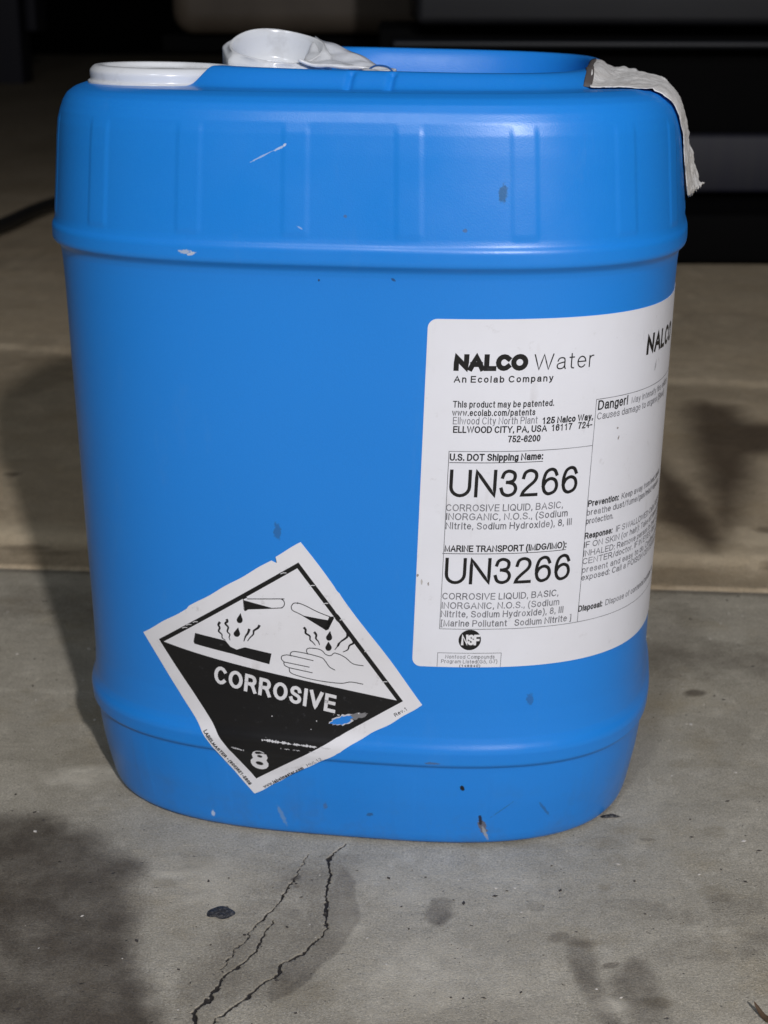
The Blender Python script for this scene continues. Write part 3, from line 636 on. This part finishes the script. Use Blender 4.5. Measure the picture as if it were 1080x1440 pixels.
# heading
text('lettering', 'NALCO', 46.6, 77.9, 239.6, 7.4, w=.30, gap=.03)
text('lettering', 'Water', 80.7, 108.4, 239.5, 7.2, w=.075, gap=.20)
text('lettering', 'An Ecolab Company', 46.8, 89.7, 234.4, 3.0, w=.17, gap=.30, mat=INK)
text('lettering', 'This product may be patented.', 47.0, 91.0, 223.2, 3.0, w=.14, gap=.22, mat=INK)
text('lettering', 'www.ecolab.com/patents', 46.9, 82.8, 219.4, 3.0, w=.14, gap=.24)
text('lettering', 'Ellwood City North Plant', 47.4, 84.1, 215.6, 3.3, w=.10, gap=.22, mat=FAINT)
text('lettering', '125 Nalco Way,', 86.3, 110.4, 215.2, 3.1, w=.19, gap=.17)
text('lettering', 'ELLWOOD CITY, PA, USA  16117   724-', 47.7, 110.3, 211.7, 3.1, w=.17, gap=.17)
text('lettering', '752-6200', 71.8, 86.0, 207.3, 3.1, w=.17)
lines('box_line', [((46.4, 203.2), (111.2, 203.2)), ((46.4, 203.2), (46.4, 117.9)), ((46.4, 117.9), (111.8, 117.9)), ((111.5, 224.3), (111.8, 117.9)), ((111.5, 224.3), (212, 224.3)), ((111.8, 117.9), (212, 117.9))], .28, FAINT)
text('lettering', 'U.S. DOT Shipping Name:', 46.9, 87.9, 198.9, 3.3, w=.18)
lines('underline', [((46.9, 198.0), (87.9, 198.0))], .3); lines('underline', [((46.0, 155.0), (102.3, 155.0))], .3)
text('lettering', 'UN3266', 47.4, 105.3, 181.9, 12.9, w=.118, gap=.15)
text('lettering', 'CORROSIVE LIQUID, BASIC,', 46.4, 99.2, 175.3, 3.3, w=.135, gap=.2, mat=FAINT)
text('lettering', 'INORGANIC, N.O.S., (Sodium', 46.7, 101.8, 171.1, 3.3, w=.135, gap=.2, mat=FAINT)
text('lettering', 'Nitrite, Sodium Hydroxide), 8, III', 46.7, 104.2, 166.7, 3.3, w=.135, gap=.2, mat=FAINT)
text('lettering', 'MARINE TRANSPORT (IMDG/IMO):', 46.8, 102.5, 155.9, 3.2, w=.18)
text('lettering', 'UN3266', 47.5, 105.3, 140.2, 12.8, w=.118, gap=.15)
text('lettering', 'CORROSIVE LIQUID, BASIC,', 46.9, 100.6, 132.6, 3.3, w=.135, gap=.2, mat=FAINT)
text('lettering', 'INORGANIC, N.O.S., (Sodium', 46.8, 101.4, 128.0, 3.3, w=.135, gap=.2, mat=FAINT)
text('lettering', 'Nitrite, Sodium Hydroxide), 8, III', 46.7, 103.8, 123.8, 3.3, w=.135, gap=.2, mat=FAINT)
text('lettering', '[Marine Pollutant   Sodium Nitrite ]', 46.9, 108.3, 119.2, 3.3, w=.135, gap=.2, mat=FAINT)
# round mark
V = [LM(60.6, 112.5)]+[LM(60.6+5.15*math.cos(t*2*math.pi/40), 112.5+5.15*math.sin(t*2*math.pi/40)) for t in range(40)]
on_pail('round_mark', V, [(0, 1+k, 1+(k+1) % 40) for k in range(40)], .29, INK, LAB, False)
text('lettering', 'NSF', 56.9, 65.0, 109.9, 5.3, w=.22, gap=.08, mat=WHITE, off=.36)
lines('box_line', [((46.2, 105.8), (75.6, 105.8)), ((46.2, 105.8), (46.2, 98.9)), ((75.6, 105.8), (75.6, 98.9))], .26, FAINT)
text('lettering', 'Nonfood Compounds', 49.8, 72.6, 103.0, 1.9, w=.12, gap=.22, mat=FAINT)
text('lettering', 'Program Listed(G5, G7)', 48.0, 74.0, 100.6, 1.9, w=.12, gap=.22, mat=FAINT)
text('lettering', '(148340)', 56.5, 66.2, 98.8, 1.2, w=.2, gap=.2, mat=INK)
# right column
text('lettering', 'NALCO', 141.6, 179, 239.9, 9.3, w=.20, gap=.15)
text('lettering', 'Danger!', 112.7, 130.2, 219.3, 4.4, w=.15)
text('lettering', 'May intensify fire; oxidizer.', 132.9, 180, 219.3, 3.0, w=.11, mat=FAINT)
text('lettering', 'Causes damage to organs (Blood)', 112.6, 172, 214.9, 3.2, w=.11, mat=FAINT)
text('lettering', 'Prevention:', 112.0, 130.0, 174.2, 3.1, w=.18)
text('lettering', 'Keep away from heat, sparks', 132.1, 180, 174.2, 3.0, w=.135, mat=FAINT)
text('lettering', 'breathe dust/fume/gas/mist/vapours', 111.7, 178, 170.0, 3.0, w=.135, mat=FAINT)
text('lettering', 'protection.', 111.7, 127.4, 165.9, 3.0, w=.135, mat=FAINT)
text('lettering', 'Response:', 111.7, 127.7, 158.7, 3.1, w=.18)
text('lettering', 'IF SWALLOWED: Call a POISON', 130.2, 188, 158.7, 3.0, w=.135, mat=FAINT)
text('lettering', 'IF ON SKIN (or hair): Take off immediately', 111.8, 192, 154.4, 3.0, w=.135, mat=FAINT)
text('lettering', 'INHALED: Remove person to fresh air and', 111.8, 192, 150.2, 3.0, w=.135, mat=FAINT)
text('lettering', 'CENTER/doctor. IF IN EYES: Rinse with', 111.7, 190, 146.4, 3.0, w=.135, mat=FAINT)
text('lettering', 'present and easy to do. Continue rinsing', 111.8, 192, 142.2, 3.0, w=.135, mat=FAINT)
text('lettering', 'exposed: Call a POISON CENTER/doctor', 111.8, 190, 138.4, 3.0, w=.135, mat=FAINT)
text('lettering', 'Disposal:', 111.8, 125.5, 122.9, 3.1, w=.18)
text('lettering', 'Dispose of contents/container to', 127.6, 185, 122.9, 3.0, w=.135, mat=FAINT)
# grubby rubs on the label
RUBM = mat_plain('rub_mark', (.30, .27, .25), .7)
def smear(name, s, z, rx, rz, ang, mat, par, off=.3, seed=1, n=22):
    rr = np.random.RandomState(seed); V = [(s, z)]
    for k in range(n):
        t = 2*math.pi*k/n; q = .55+.6*rr.rand(); u, v = rx*q*math.cos(t), rz*q*math.sin(t)
        V.append((s+u*math.cos(ang)-v*math.sin(ang), z+u*math.sin(ang)+v*math.cos(ang)))
    return on_pail(name, V, [(0, 1+k, 1+(k+1) % n) for k in range(n)], off, mat, par, False)
smear('scuff', 156.5, 233.0, .8, 2.8, -.2, mat_plain('pale_rub', (.45, .45, .47), .6), LAB, seed=3)
smear('scuff', 128.5, 209.3, .5, .6, 0, RUBM, LAB, seed=4); smear('scuff', 129.5, 204.6, .5, 1.1, -.3, RUBM, LAB, seed=5)
smear('scuff', 38.5, 141, .5, 1.5, 0, mat_plain('soft_rub', (.50, .48, .46), .6), LAB, seed=6); smear('scuff', 41.5, 140, .4, 1.0, 0, RUBM, LAB, seed=7); smear('scuff', 36.6, 144, .5, .9, 0, RUBM, LAB, seed=8)

# ---- hazard diamond
DL, DT, DR, DB = [np.array(q) for q in ((-99.7, 101.9), (-16.2, 156.3), (40., 78.6), (-43.8, 23.9))]
def DM(p, q): return DL+(DT-DL)*p+(DB-DL)*q+(DR-DT-DB+DL)*p*q
n = 70; SZ = []
for i in range(n+1):
    for j in range(n+1):
        p, q = i/n, j/n
        # frayed margins
        if j == 0: q += .0018*math.sin(p*31)+(.020 if .838 < p < .846 else 0)-.012*(p > .846)-.006*(.32 < p <= .838)
        if i == 0: p += .002*math.sin(q*13)
        if j == n: q += .003*math.sin(p*17)+.002*math.sin(p*41)
        if i == n: p += .003*math.sin(q*11)
        SZ.append(DM(p, q))
SZ = np.array(SZ)
# the stiff sticker bridges the crease under the bulge
def bridge(s, z): return 0*z
on_off = .22+bridge(SZ[:, 0], SZ[:, 1])+.10*(fbm(SZ[:, 0]/7, SZ[:, 1]/7, 3)-.45)*np.clip((SZ[:, 1]-120)/30, 0, 1)
DIA = mesh('hazard_label', P3(SZ[:, 0], SZ[:, 1], on_off, True), gridF(n+1, n+1), PAPER2, pail)
tag(DIA, 'black and white corrosive hazard diamond stuck at a tilt across the lower bulge')
k = n+1; rim = [i for i in range(k)]+[i*k+n for i in range(1, k)]+[n*k+j for j in range(n-1, -1, -1)]+[i*k for i in range(n-1, 0, -1)]
e = SZ[rim]; eo = on_off[rim]
mesh('label_edge', np.concatenate([P3(e[:, 0], e[:, 1], eo, True), P3(e[:, 0], e[:, 1], eo*0)]), [(i, (i+1) % len(rim), len(rim)+(i+1) % len(rim), len(rim)+i) for i in range(len(rim))], PAPER2, DIA, False)
def on_dia(name, SZ, F, off, mat, smooth=False):
    a = np.array(SZ, float); return mesh(name, P3(a[:, 0], a[:, 1], off+.22, True), F, mat, DIA, smooth)
mg, bw = .068, .022
# lower black triangle
N2 = 60; V, idx, F = [], {}, []
a, b, c = (mg, mg+.004), (1-mg-.004, 1-mg), (mg, 1-mg)
for i in range(N2+1):
    for j in range(N2+1-i):
        k_ = N2-i-j; idx[i, j] = len(V)
        V.append(DM((a[0]*k_+b[0]*i+c[0]*j)/N2, (a[1]*k_+b[1]*i+c[1]*j)/N2))
for i in range(N2):
    for j in range(N2-i):
        F.append((idx[i, j], idx[i+1, j], idx[i, j+1]))
        if i+j < N2-1: F.append((idx[i+1, j], idx[i+1, j+1], idx[i, j+1]))
on_dia('black_field', V, F, .07, INK, True)
def strip(p0, q0, p1, q1):
    V, F = [], []; m_ = 50
    du, dv = (p1-p0, q1-q0)
    for i in range(m_+1):
        t = i/m_
        if abs(q1-q0) < abs(p1-p0): V += [DM(p0+(p1-p0)*t, q0), DM(p0+(p1-p0)*t, q0+bw)]
        else: V += [DM(p0-bw, q0+(q1-q0)*t), DM(p0, q0+(q1-q0)*t)]
    return V, [(2*i, 2*i+1, 2*i+3, 2*i+2) for i in range(m_)]
V, F = strip(mg, mg, 1-mg, mg); on_dia('border', V, F, .06, INK)
V, F = strip(1-mg, mg+bw, 1-mg, 1-mg); on_dia('border', V, F, .06, INK)
PF= [[(-45.0, 128.5), (-43.9, 128.9), (-42.8, 128.0), (-44.6, 127.1), (-44.6, 122.2), (-42.4, 122.3), (-43.6, 121.3), (-44.4, 121.1), (-44.8, 122.2)], [(-44.6, 126.6), (-31.3, 123.8), (-42.7, 122.2), (-44.5, 121.9)], [(-46.4, 119.9), (-45.7, 117.3), (-45.5, 116.8), (-45.5, 116.2), (-45.7, 115.7), (-46.0, 115.2), (-46.5, 114.8), (-47.0, 114.7), (-47.6, 114.7), (-48.0, 115.0), (-48.3, 115.4), (-48.5, 115.9), (-48.4, 116.5), (-48.2, 117.1)], [(-47.9, 112.5), (-47.3, 110.2), (-47.1, 109.7), (-47.1, 109.1), (-47.3, 108.5), (-47.7, 108.0), (-48.2, 107.6), (-48.7, 107.5), (-49.3, 107.5), (-49.8, 107.8), (-50.1, 108.2), (-50.3, 108.8), (-50.2, 109.4), (-49.9, 109.9)], [(-69.9, 107.0), (-54.6, 105.0), (-52.1, 102.0), (-49.1, 100.9), (-47.7, 101.5), (-45.0, 102.5), (-32.1, 100.4), (-33.3, 94.8), (-51.6, 98.5), (-70.6, 101.3), (-71.0, 102.4)], [(-4.1, 121.2), (-2.1, 121.4), (-1.9, 120.5), (-4.6, 114.7), (-5.9, 114.1), (-6.7, 114.8)], [(-16.7, 121.0), (-9.7, 120.0), (-3.3, 119.2), (-4.7, 114.7), (-7.0, 115.2)], [(-3.8, 114.1), (-3.1, 111.6), (-2.9, 111.1), (-2.9, 110.5), (-3.1, 109.9), (-3.4, 109.5), (-3.9, 109.1), (-4.4, 109.0), (-4.9, 109.1), (-5.3, 109.3), (-5.7, 109.8), (-5.8, 110.3), (-5.8, 110.9), (-5.5, 111.4)], [(-4.7, 108.6), (-3.4, 106.4), (-3.2, 105.9), (-3.2, 105.3), (-3.4, 104.7), (-3.7, 104.3), (-4.2, 103.9), (-4.7, 103.8), (-5.3, 103.8), (-5.7, 104.1), (-6.1, 104.6), (-6.2, 105.1), (-6.2, 105.7), (-5.9, 106.3)]]
PL= [(0.45, [(-42.8, 127.4), (-26.3, 128.7), (-26.4, 128.5), (-25.9, 128.2), (-25.4, 127.7), (-25.2, 127.1), (-25.1, 126.5), (-25.2, 125.8), (-25.5, 125.1), (-26.0, 124.6), (-26.6, 124.2), (-27.6, 124.0), (-42.4, 122.3)]), (0.45, [(-3.8, 121.2), (-9.6, 123.3), (-15.2, 126.0), (-18.8, 127.2), (-18.8, 126.9), (-19.5, 127.1), (-20.3, 127.0), (-21.0, 126.7), (-21.5, 126.0), (-21.9, 125.2), (-21.9, 124.4), (-21.7, 123.7), (-20.8, 122.9), (-16.7, 121.0), (-6.7, 115.0)]), (1.15, [(-56.8, 114.3), (-57.7, 112.7), (-57.1, 111.3), (-57.7, 109.4), (-56.2, 108.0), (-56.1, 106.2), (-54.6, 105.3)]), (1.15, [(-53.5, 116.1), (-53.1, 115.0), (-54.2, 113.7), (-52.8, 112.0), (-53.4, 109.8), (-52.2, 108.4), (-52.6, 106.9), (-52.2, 105.4)]), (1.15, [(-42.4, 112.2), (-43.2, 110.0), (-44.4, 108.3), (-45.0, 106.7), (-45.4, 105.5)]), (1.15, [(-37.4, 114.6), (-38.2, 113.1), (-40.3, 111.4), (-40.6, 109.6), (-42.4, 107.6), (-43.6, 105.8)]), (1.15, [(-16.3, 115.0), (-15.4, 113.9), (-15.4, 112.1), (-13.5, 110.8), (-13.4, 108.9), (-12.2, 107.8), (-10.9, 106.2)]), (1.15, [(-11.4, 113.0), (-10.4, 111.6), (-10.6, 109.7), (-9.5, 108.3), (-8.9, 106.5)]), (1.15, [(4.3, 113.3), (4.2, 111.6), (2.5, 110.0), (0.5, 108.4), (-0.4, 106.2), (-1.8, 104.6)]), (1.15, [(6.9, 110.1), (7.1, 108.5), (5.2, 107.2), (4.4, 105.0), (2.1, 103.7)]), (0.45, [(-14.6, 101.5), (-15.2, 103.1), (-14.2, 104.5), (-10.0, 104.5), (-7.7, 103.6), (-6.1, 101.9), (-3.8, 101.4), (-1.8, 102.9), (1.1, 102.0), (3.5, 100.7), (6.9, 97.9), (11.6, 97.3)]), (0.45, [(-22.7, 99.9), (-23.0, 101.1), (-21.4, 102.3), (-15.7, 101.8), (-8.4, 100.2), (-6.4, 98.5), (-4.4, 95.6), (-1.9, 94.2)]), (0.45, [(-26.2, 96.6), (-27.3, 97.9), (-27.2, 99.4), (-25.4, 100.2), (-22.6, 100.1), (-12.2, 98.3)]), (0.45, [(-26.2, 96.6), (-14.1, 94.8)]), (0.45, [(-26.2, 96.4), (-25.9, 94.9), (-23.8, 93.8)]), (0.45, [(-23.8, 93.8), (-12.7, 92.0)]), (0.45, [(-23.7, 93.6), (-23.3, 91.5), (-20.5, 90.2), (-14.2, 88.8), (-7.4, 87.9), (1.0, 87.5), (5.7, 88.5), (11.4, 87.8)])]
def fill(pts, step=2.5):
    bm = bmesh.new(); f = bm.faces.new([bm.verts.new((a, b, 0)) for a, b in pts])
    bmesh.ops.triangulate(bm, faces=[f])
    for ax in (0, 1):
        lo, hi = min(p[ax] for p in pts), max(p[ax] for p in pts); k = lo+step
        while k < hi:
            co = [0, 0, 0]; no = [0, 0, 0]; co[ax] = k; no[ax] = 1
            bmesh.ops.bisect_plane(bm, geom=bm.verts[:]+bm.edges[:]+bm.faces[:], plane_co=co, plane_no=no); k += step
    bm.verts.index_update(); r = [(v.co.x, v.co.y) for v in bm.verts], [tuple(v.index for v in g.verts) for g in bm.faces]; bm.free(); return r
for pts in PF:
    V, F = fill(pts); on_dia('symbol', V, F, .085, INK)
for w_, pts in PL:
    V, F = [], []
    if w_ > 1: ribbon(Sm(pts, 4), (lambda t: 1.25*(1-.72*t)), V, F, lambda x, y: (x, y), maxseg=1)
    else: ribbon(Sm(pts, 5) if len(pts) > 2 else pts, .40, V, F, lambda x, y: (x, y), maxseg=1.5)
    on_dia('symbol_stroke', V, F, .09, INK)
def dtext(txt, O, E_, h, w, mat, gap=.17, space=.4, off=.13, name='lettering', up=None):
    st, W_ = layout(txt, w, gap, space); L = math.hypot(E_[0]-O[0], E_[1]-O[1]); d = ((E_[0]-O[0])/L, (E_[1]-O[1])/L)
    u = up or (-d[1], d[0]); V, F = [], []; wm = w*h
    for s in st:
        ribbon([(px*L/W_, wm/2+py*(h-wm)) for px, py in s], wm, V, F, lambda x, y: (O[0]+d[0]*x+u[0]*y, O[1]+d[1]*x+u[1]*y), maxseg=.8)
    return on_dia(name, V, F, off, mat)
WORN = mat_paper('worn_white_print', (.76, .76, .78), .8)
dtext('CORROSIVE', (-61.2, 82.4), (-2.3, 71.8), 9.3, .185, WORN, gap=.26, up=(.12, .993))
dtext('8', (-43.9, 39.6), (-35.2, 38.3), 11.2, .22, WORN)
dtext('LABELMASTER * (800)621-5809', (-66.2, 56.8), (-46.0, 28.6), 2.0, .22, INK, gap=.2, off=.08)
dtext('www.labelmaster.com', (-38.0, 27.6), (-17.2, 41.2), 1.9, .22, INK, gap=.22, off=.08)
dtext('HML12', (-15.2, 42.8), (-7.9, 47.6), 1.7, .14, FAINT, gap=.2, off=.08)
dtext('Rev.1', (27.0, 71.9), (32.8, 75.8), 1.8, .16, INK, gap=.2, off=.08)
# torn place showing the blue, and the cracked ink along the bulge
def rag(c, ax, rx, rz, seed, n=26, j=.35):
    rr = np.random.RandomState(seed); o = [c]
    for k in range(n):
        t = 2*math.pi*k/n; w = 1+(rr.rand()-.5)*j; u, v = rx*w*math.cos(t), rz*w*math.sin(t); o.append((c[0]+u*math.cos(ax)-v*math.sin(ax), c[1]+u*math.sin(ax)+v*math.cos(ax)))
    return o, [(0, 1+k, 1+(k+1) % n) for k in range(n)]
TP = mat_paper('torn_paper', (.60, .60, .64), 1)
V, F = rag((1.6, 68.6), .34, 6.0, 2.5, 4); on_dia('torn_edge', V, F, .10, TP)
V, F = rag((8.6, 71.2), .30, 4.6, 1.5, 6, j=.6); on_dia('torn_edge', V, F, .11, mat_paper('thin_paper', (.16, .16, .17), 1))
SHOW = mat_plain('exposed_blue', (.02, .22, .70), .45)
V, F = rag((1.2, 68.3), .34, 5.2, 1.9, 4); on_dia('torn_patch', V, F, .13, SHOW)
CRK = mat_paper('cracked_print', (.66, .66, .68), 1)
rr = np.random.RandomState(7)
for (s0, s1, z0, z1, amp, wd, dens) in [(-37, -6, 56.0, 54.4, .5, .50, .85), (-36, -24, 56.1, 55.4, .4, .75, .95), (-21, -12, 55.2, 54.7, .5, .6, .8), (-52, -46, 50.5, 49.4, .5, .35, .6), (-31, -8, 52.6, 51.4, .5, .25, .5)]:
    V, F = [], []; t = 0
    while t < 1:
        L_ = rr.uniform(.02, .14)
        if rr.rand() < dens:
            m_ = 7; pts = [(s0+(s1-s0)*(t+L_*i/m_), z0+(z1-z0)*(t+L_*i/m_)+rr.uniform(-.5, .5)*amp) for i in range(m_+1)]
            w_ = wd*rr.uniform(.4, 1.5); ribbon(pts, (lambda q, w_=w_: w_*(.2+.9*math.sin(math.pi*min(1, max(0, q))))*(.5+rr.rand())), V, F, lambda x, y: (x, y))
        t += L_*rr.uniform(.6, 1.2)
    tag(on_dia('cracked_ink', V, F, .12, CRK), kind='stuff')
V, F = [], []
for i in range(14):                                   # pin-prick flaking of the print
    s_, z_ = rr.uniform(-70, 15), rr.uniform(40, 80)
    if z_ > 95-.18*(s_+90) or z_ < 34 or abs(z_-62) > 30: continue
    if s_ < -66+(76-z_)*.66+3 or s_ > -36+(z_-34)*1.5-4: continue
    r_ = rr.uniform(.12, .38); b0 = len(V); V += [(s_+r_*math.cos(a_)*rr.uniform(.5, 1.6), z_+r_*math.sin(a_)) for a_ in np.linspace(0, 5.2, 6)]; F.append(tuple(range(b0, b0+6)))
tag(on_dia('flaked_ink', V, F, .12, CRK), kind='stuff')
# nicks in the black border
for (p, q, a_) in [(.90, .20, 0), (.90, .31, .1), (.92, .42, 0), (.925, .62, 0), (.90, .80, 0), (.24, .078, 0), (.27, .075, .1), (.31, .078, 0), (.84, .078, 0)]:
    c_ = DM(p+.015 if p > .8 and q > .1 else p, q); V, F = [], []; ribbon([(c_[0]-1.2, c_[1]-.3), (c_[0], c_[1]+.25), (c_[0]+1.2, c_[1]+.3)], .40, V, F, lambda x, y: (x, y)); on_dia('nick', V, F, .12, CRK)

# ---- screw cap lying over the front left corner
def lathe(name, prof, mat, parent, M_=None, n=64, flat=False):
    V = []
    for r, z in prof:
        for j in range(n):
            p = Vector((r*math.cos(2*math.pi*j/n), r*math.sin(2*math.pi*j/n), z)); V.append(tuple(M_ @ p if M_ else p))
    return mesh(name, V, gridF(len(prof), n, True), mat, parent, not flat)
def rnd(pts, r=.0012, k=4):
    o = [pts[0]]
    for a, b, c in zip(pts, pts[1:], pts[2:]):
        a_, b_, c_ = Vector(a), Vector(b), Vector(c); u = (a_-b_).normalized()*min(r, (a_-b_).length*.45); v = (c_-b_).normalized()*min(r, (c_-b_).length*.45)
        for i in range(k+1):
            t = i/k; p = (b_+u)*(1-t)**2+b_*2*t*(1-t)+(b_+v)*t*t; o.append((p.x, p.y))
    return o+[pts[-1]]
MC = Matrix.Translation((CAPX, CAPY, .3526)) @ Matrix.Rotation(math.radians(1.2), 4, 'Y')
cap = lathe('screw_cap', rnd([(.0355, -.003), (.0360, .0022), (.0345, .0026), (.0350, .0066), (.0328, .0090), (.0292, .0092), (.0280, .0066), (.0120, .0062), (.0105, .0074), (.0002, .0074)]), MILK, pail, MC, 72)
tag(cap, 'translucent white round cap seated in the front left corner of the top')
# ---- pulled-up pouring spout: a faceted bowl tilted toward the front, with a torn tongue
MS = Matrix.Translation((-.0480, -.005, .3612)) @ Matrix.Rotation(math.radians(6), 4, 'Y') @ Matrix.Rotation(math.radians(17), 4, 'X')
def spout():
    n = 96; prof = rnd([(.0215, -.012), (.0258, -.0045), (.0262, .0055), (.0228, .0088), (.0218, .0088), (.0206, .0060), (.0185, -.004), (.0130, -.0085), (.0002, -.0095)], .0010, 3)
    V = []
    for r, z in prof:
        for j in range(n):
            t = 2*math.pi*j/n; q = r
            if r > .0235:                                  # chamfered flats round the outside
                s_ = math.pi/4; d = (t % s_)-s_/2; q = r*math.cos(s_/2)/math.cos(d)*1.04
            V.append(tuple(MS @ Vector((q*math.cos(t), q*math.sin(t), z+.0006*math.sin(3*t+1)))))
    o = mesh('pouring_spout', V, gridF(len(prof), n, True), MILK, pail)
    return o
SP = spout(); tag(SP, 'milky plastic pouring spout standing open on the left of the top')
# lip line inside and the tongue
lathe('inner_collar', rnd([(.0150, -.0090), (.0150, -.0035), (.0136, -.0030), (.0128, -.0085)], .0006, 3), MILK, SP, MS @ Matrix.Translation((-.002, -.002, 0)), 48)
V = []; nu, nv = 34, 14
for i in range(nu):
    t = i/(nu-1)
    for j in range(nv):
        q = j/(nv-1)*2-1
        x = -.0330+t*.0430+.0012*math.sin(7*q)*t; y = -.006-.008*t+q*(.0215-.0150*t)
        z = .3684-.0105*t**.9+.0052*(1-t)**1.2*q+.0006*math.sin(9*t+4*q)+.0005*math.sin(17*t-9*q)-.0035*(1-t)*(1-q*q)
        V.append((x, y, z))
tg = mesh('torn_tongue', V, gridF(nu, nv), MILK, SP)
md = tg.modifiers.new('thick', 'SOLIDIFY'); md.thickness = .0014; md.offset = 0
# small blue wire loop by the tongue
BLK = mat_plain('blue_wire', (.02, .10, .33), .4)
tube('wire_loop', [(.000, -.040, .3560), (.0012, -.042, .3590), (.0060, -.044, .3622), (.0120, -.046, .3618), (.0150, -.048, .3590), (.0158, -.048, .3550)], .00045, BLK, pail, 8)
V = []; 
for i in range(16):
    t = i/15
    for j in range(6): q = j/5*2-1; V.append((.0005+.0165*t, -.045+q*.005, .3600-.0016*t-.0012*q*q+.0004*math.sin(9*t+3*q)))
tt = mesh('tongue_tip', V, gridF(16, 6), MILK, SP); md = tt.modifiers.new('thick', 'SOLIDIFY'); md.thickness = .0010

# ---- torn tape running off the right shoulder
def tape():
    path = [(.1035, .3550), (.1070, .3547), (.1120, .3546), (.1170, .3546), (.1230, .3545), (.1290, .3542), (.1345, .3536), (.1390, .3522), (.1424, .3496), (.1445, .3460), (.1458, .3420), (.1466, .3365), (.1473, .3300), (.1480, .3230), (.1487, .3155), (.1494, .3080), (.1500, .3040)]
    pp = Sm(path, 5); nu = len(pp); nv = 46; V = []
    for i, (x, z) in enumerate(pp):
        t = i/(nu-1); side = max(0, (t-.45)/.55)
        j0 = .0030*(vnoise(np.array(i*.45), np.array(0.), 3)-.5); j1 = .009*(vnoise(np.array(i*.30), np.array(2.), 4)-.5)
        y0, y1 = -.066+.012*t+j0+.028*side, .030-.016*t+j1
        a, b = pp[max(i-1, 0)], pp[min(i+1, nu-1)]; dx, dz = b[0]-a[0], b[1]-a[1]; L = math.hypot(dx, dz); nx, nz = max(0, -dz/L), dx/L
        for j in range(nv):
            q = j/(nv-1); y = y0+(y1-y0)*q
            plan = (1-min(.9, abs(y)/.1235)**NN)**(1/NN)
            lump = float(vnoise(np.array(i*.30), np.array(j*.26), 8)-.5)*.0020+float(vnoise(np.array(i*.9), np.array(j*.8), 9)-.5)*.0007
            gap_ = .0007+max(-.0005, lump*(.25+.9*q)*(1-.7*max(0, 1-abs(t-.5)/.25)))+(.0062*q**.8)*max(0, 1-t/.46)**.8+side**2.2*(.0002+.0086*q)
            zz = z+nz*gap_
            if t < .4: zz = max(zz, float(top_z(np.array(x), np.array(y)))+.0006+.3*max(0, lump))
            V.append((x*(plan if t > .3 else 1-(1-plan)*t/.3)+nx*gap_, y, zz+(-.003*float(vnoise(np.array(j*.9), np.array(1.), 5)-.5) if i == nu-1 else 0)))
    o = mesh('torn_tape', V, gridF(nu, nv), TAPE, pail); md = o.modifiers.new('thick', 'SOLIDIFY'); md.thickness = .0003; md.offset = 1
    return tag(o, 'ragged whitish fibrous tape draped over the right shoulder and hanging loose')
tape()
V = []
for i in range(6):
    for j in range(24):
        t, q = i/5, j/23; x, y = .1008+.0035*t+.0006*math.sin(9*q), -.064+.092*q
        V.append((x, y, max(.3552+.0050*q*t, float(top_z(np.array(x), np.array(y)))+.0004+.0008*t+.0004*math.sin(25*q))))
tk = mesh('tape_gap_shade', V, gridF(6, 24), mat_plain('gap_shade', (.10, .085, .08), .8), pail); md = tk.modifiers.new('thick', 'SOLIDIFY'); md.thickness = .0005; md.offset = 1  # dark strip standing in for the shade between ridge and tape
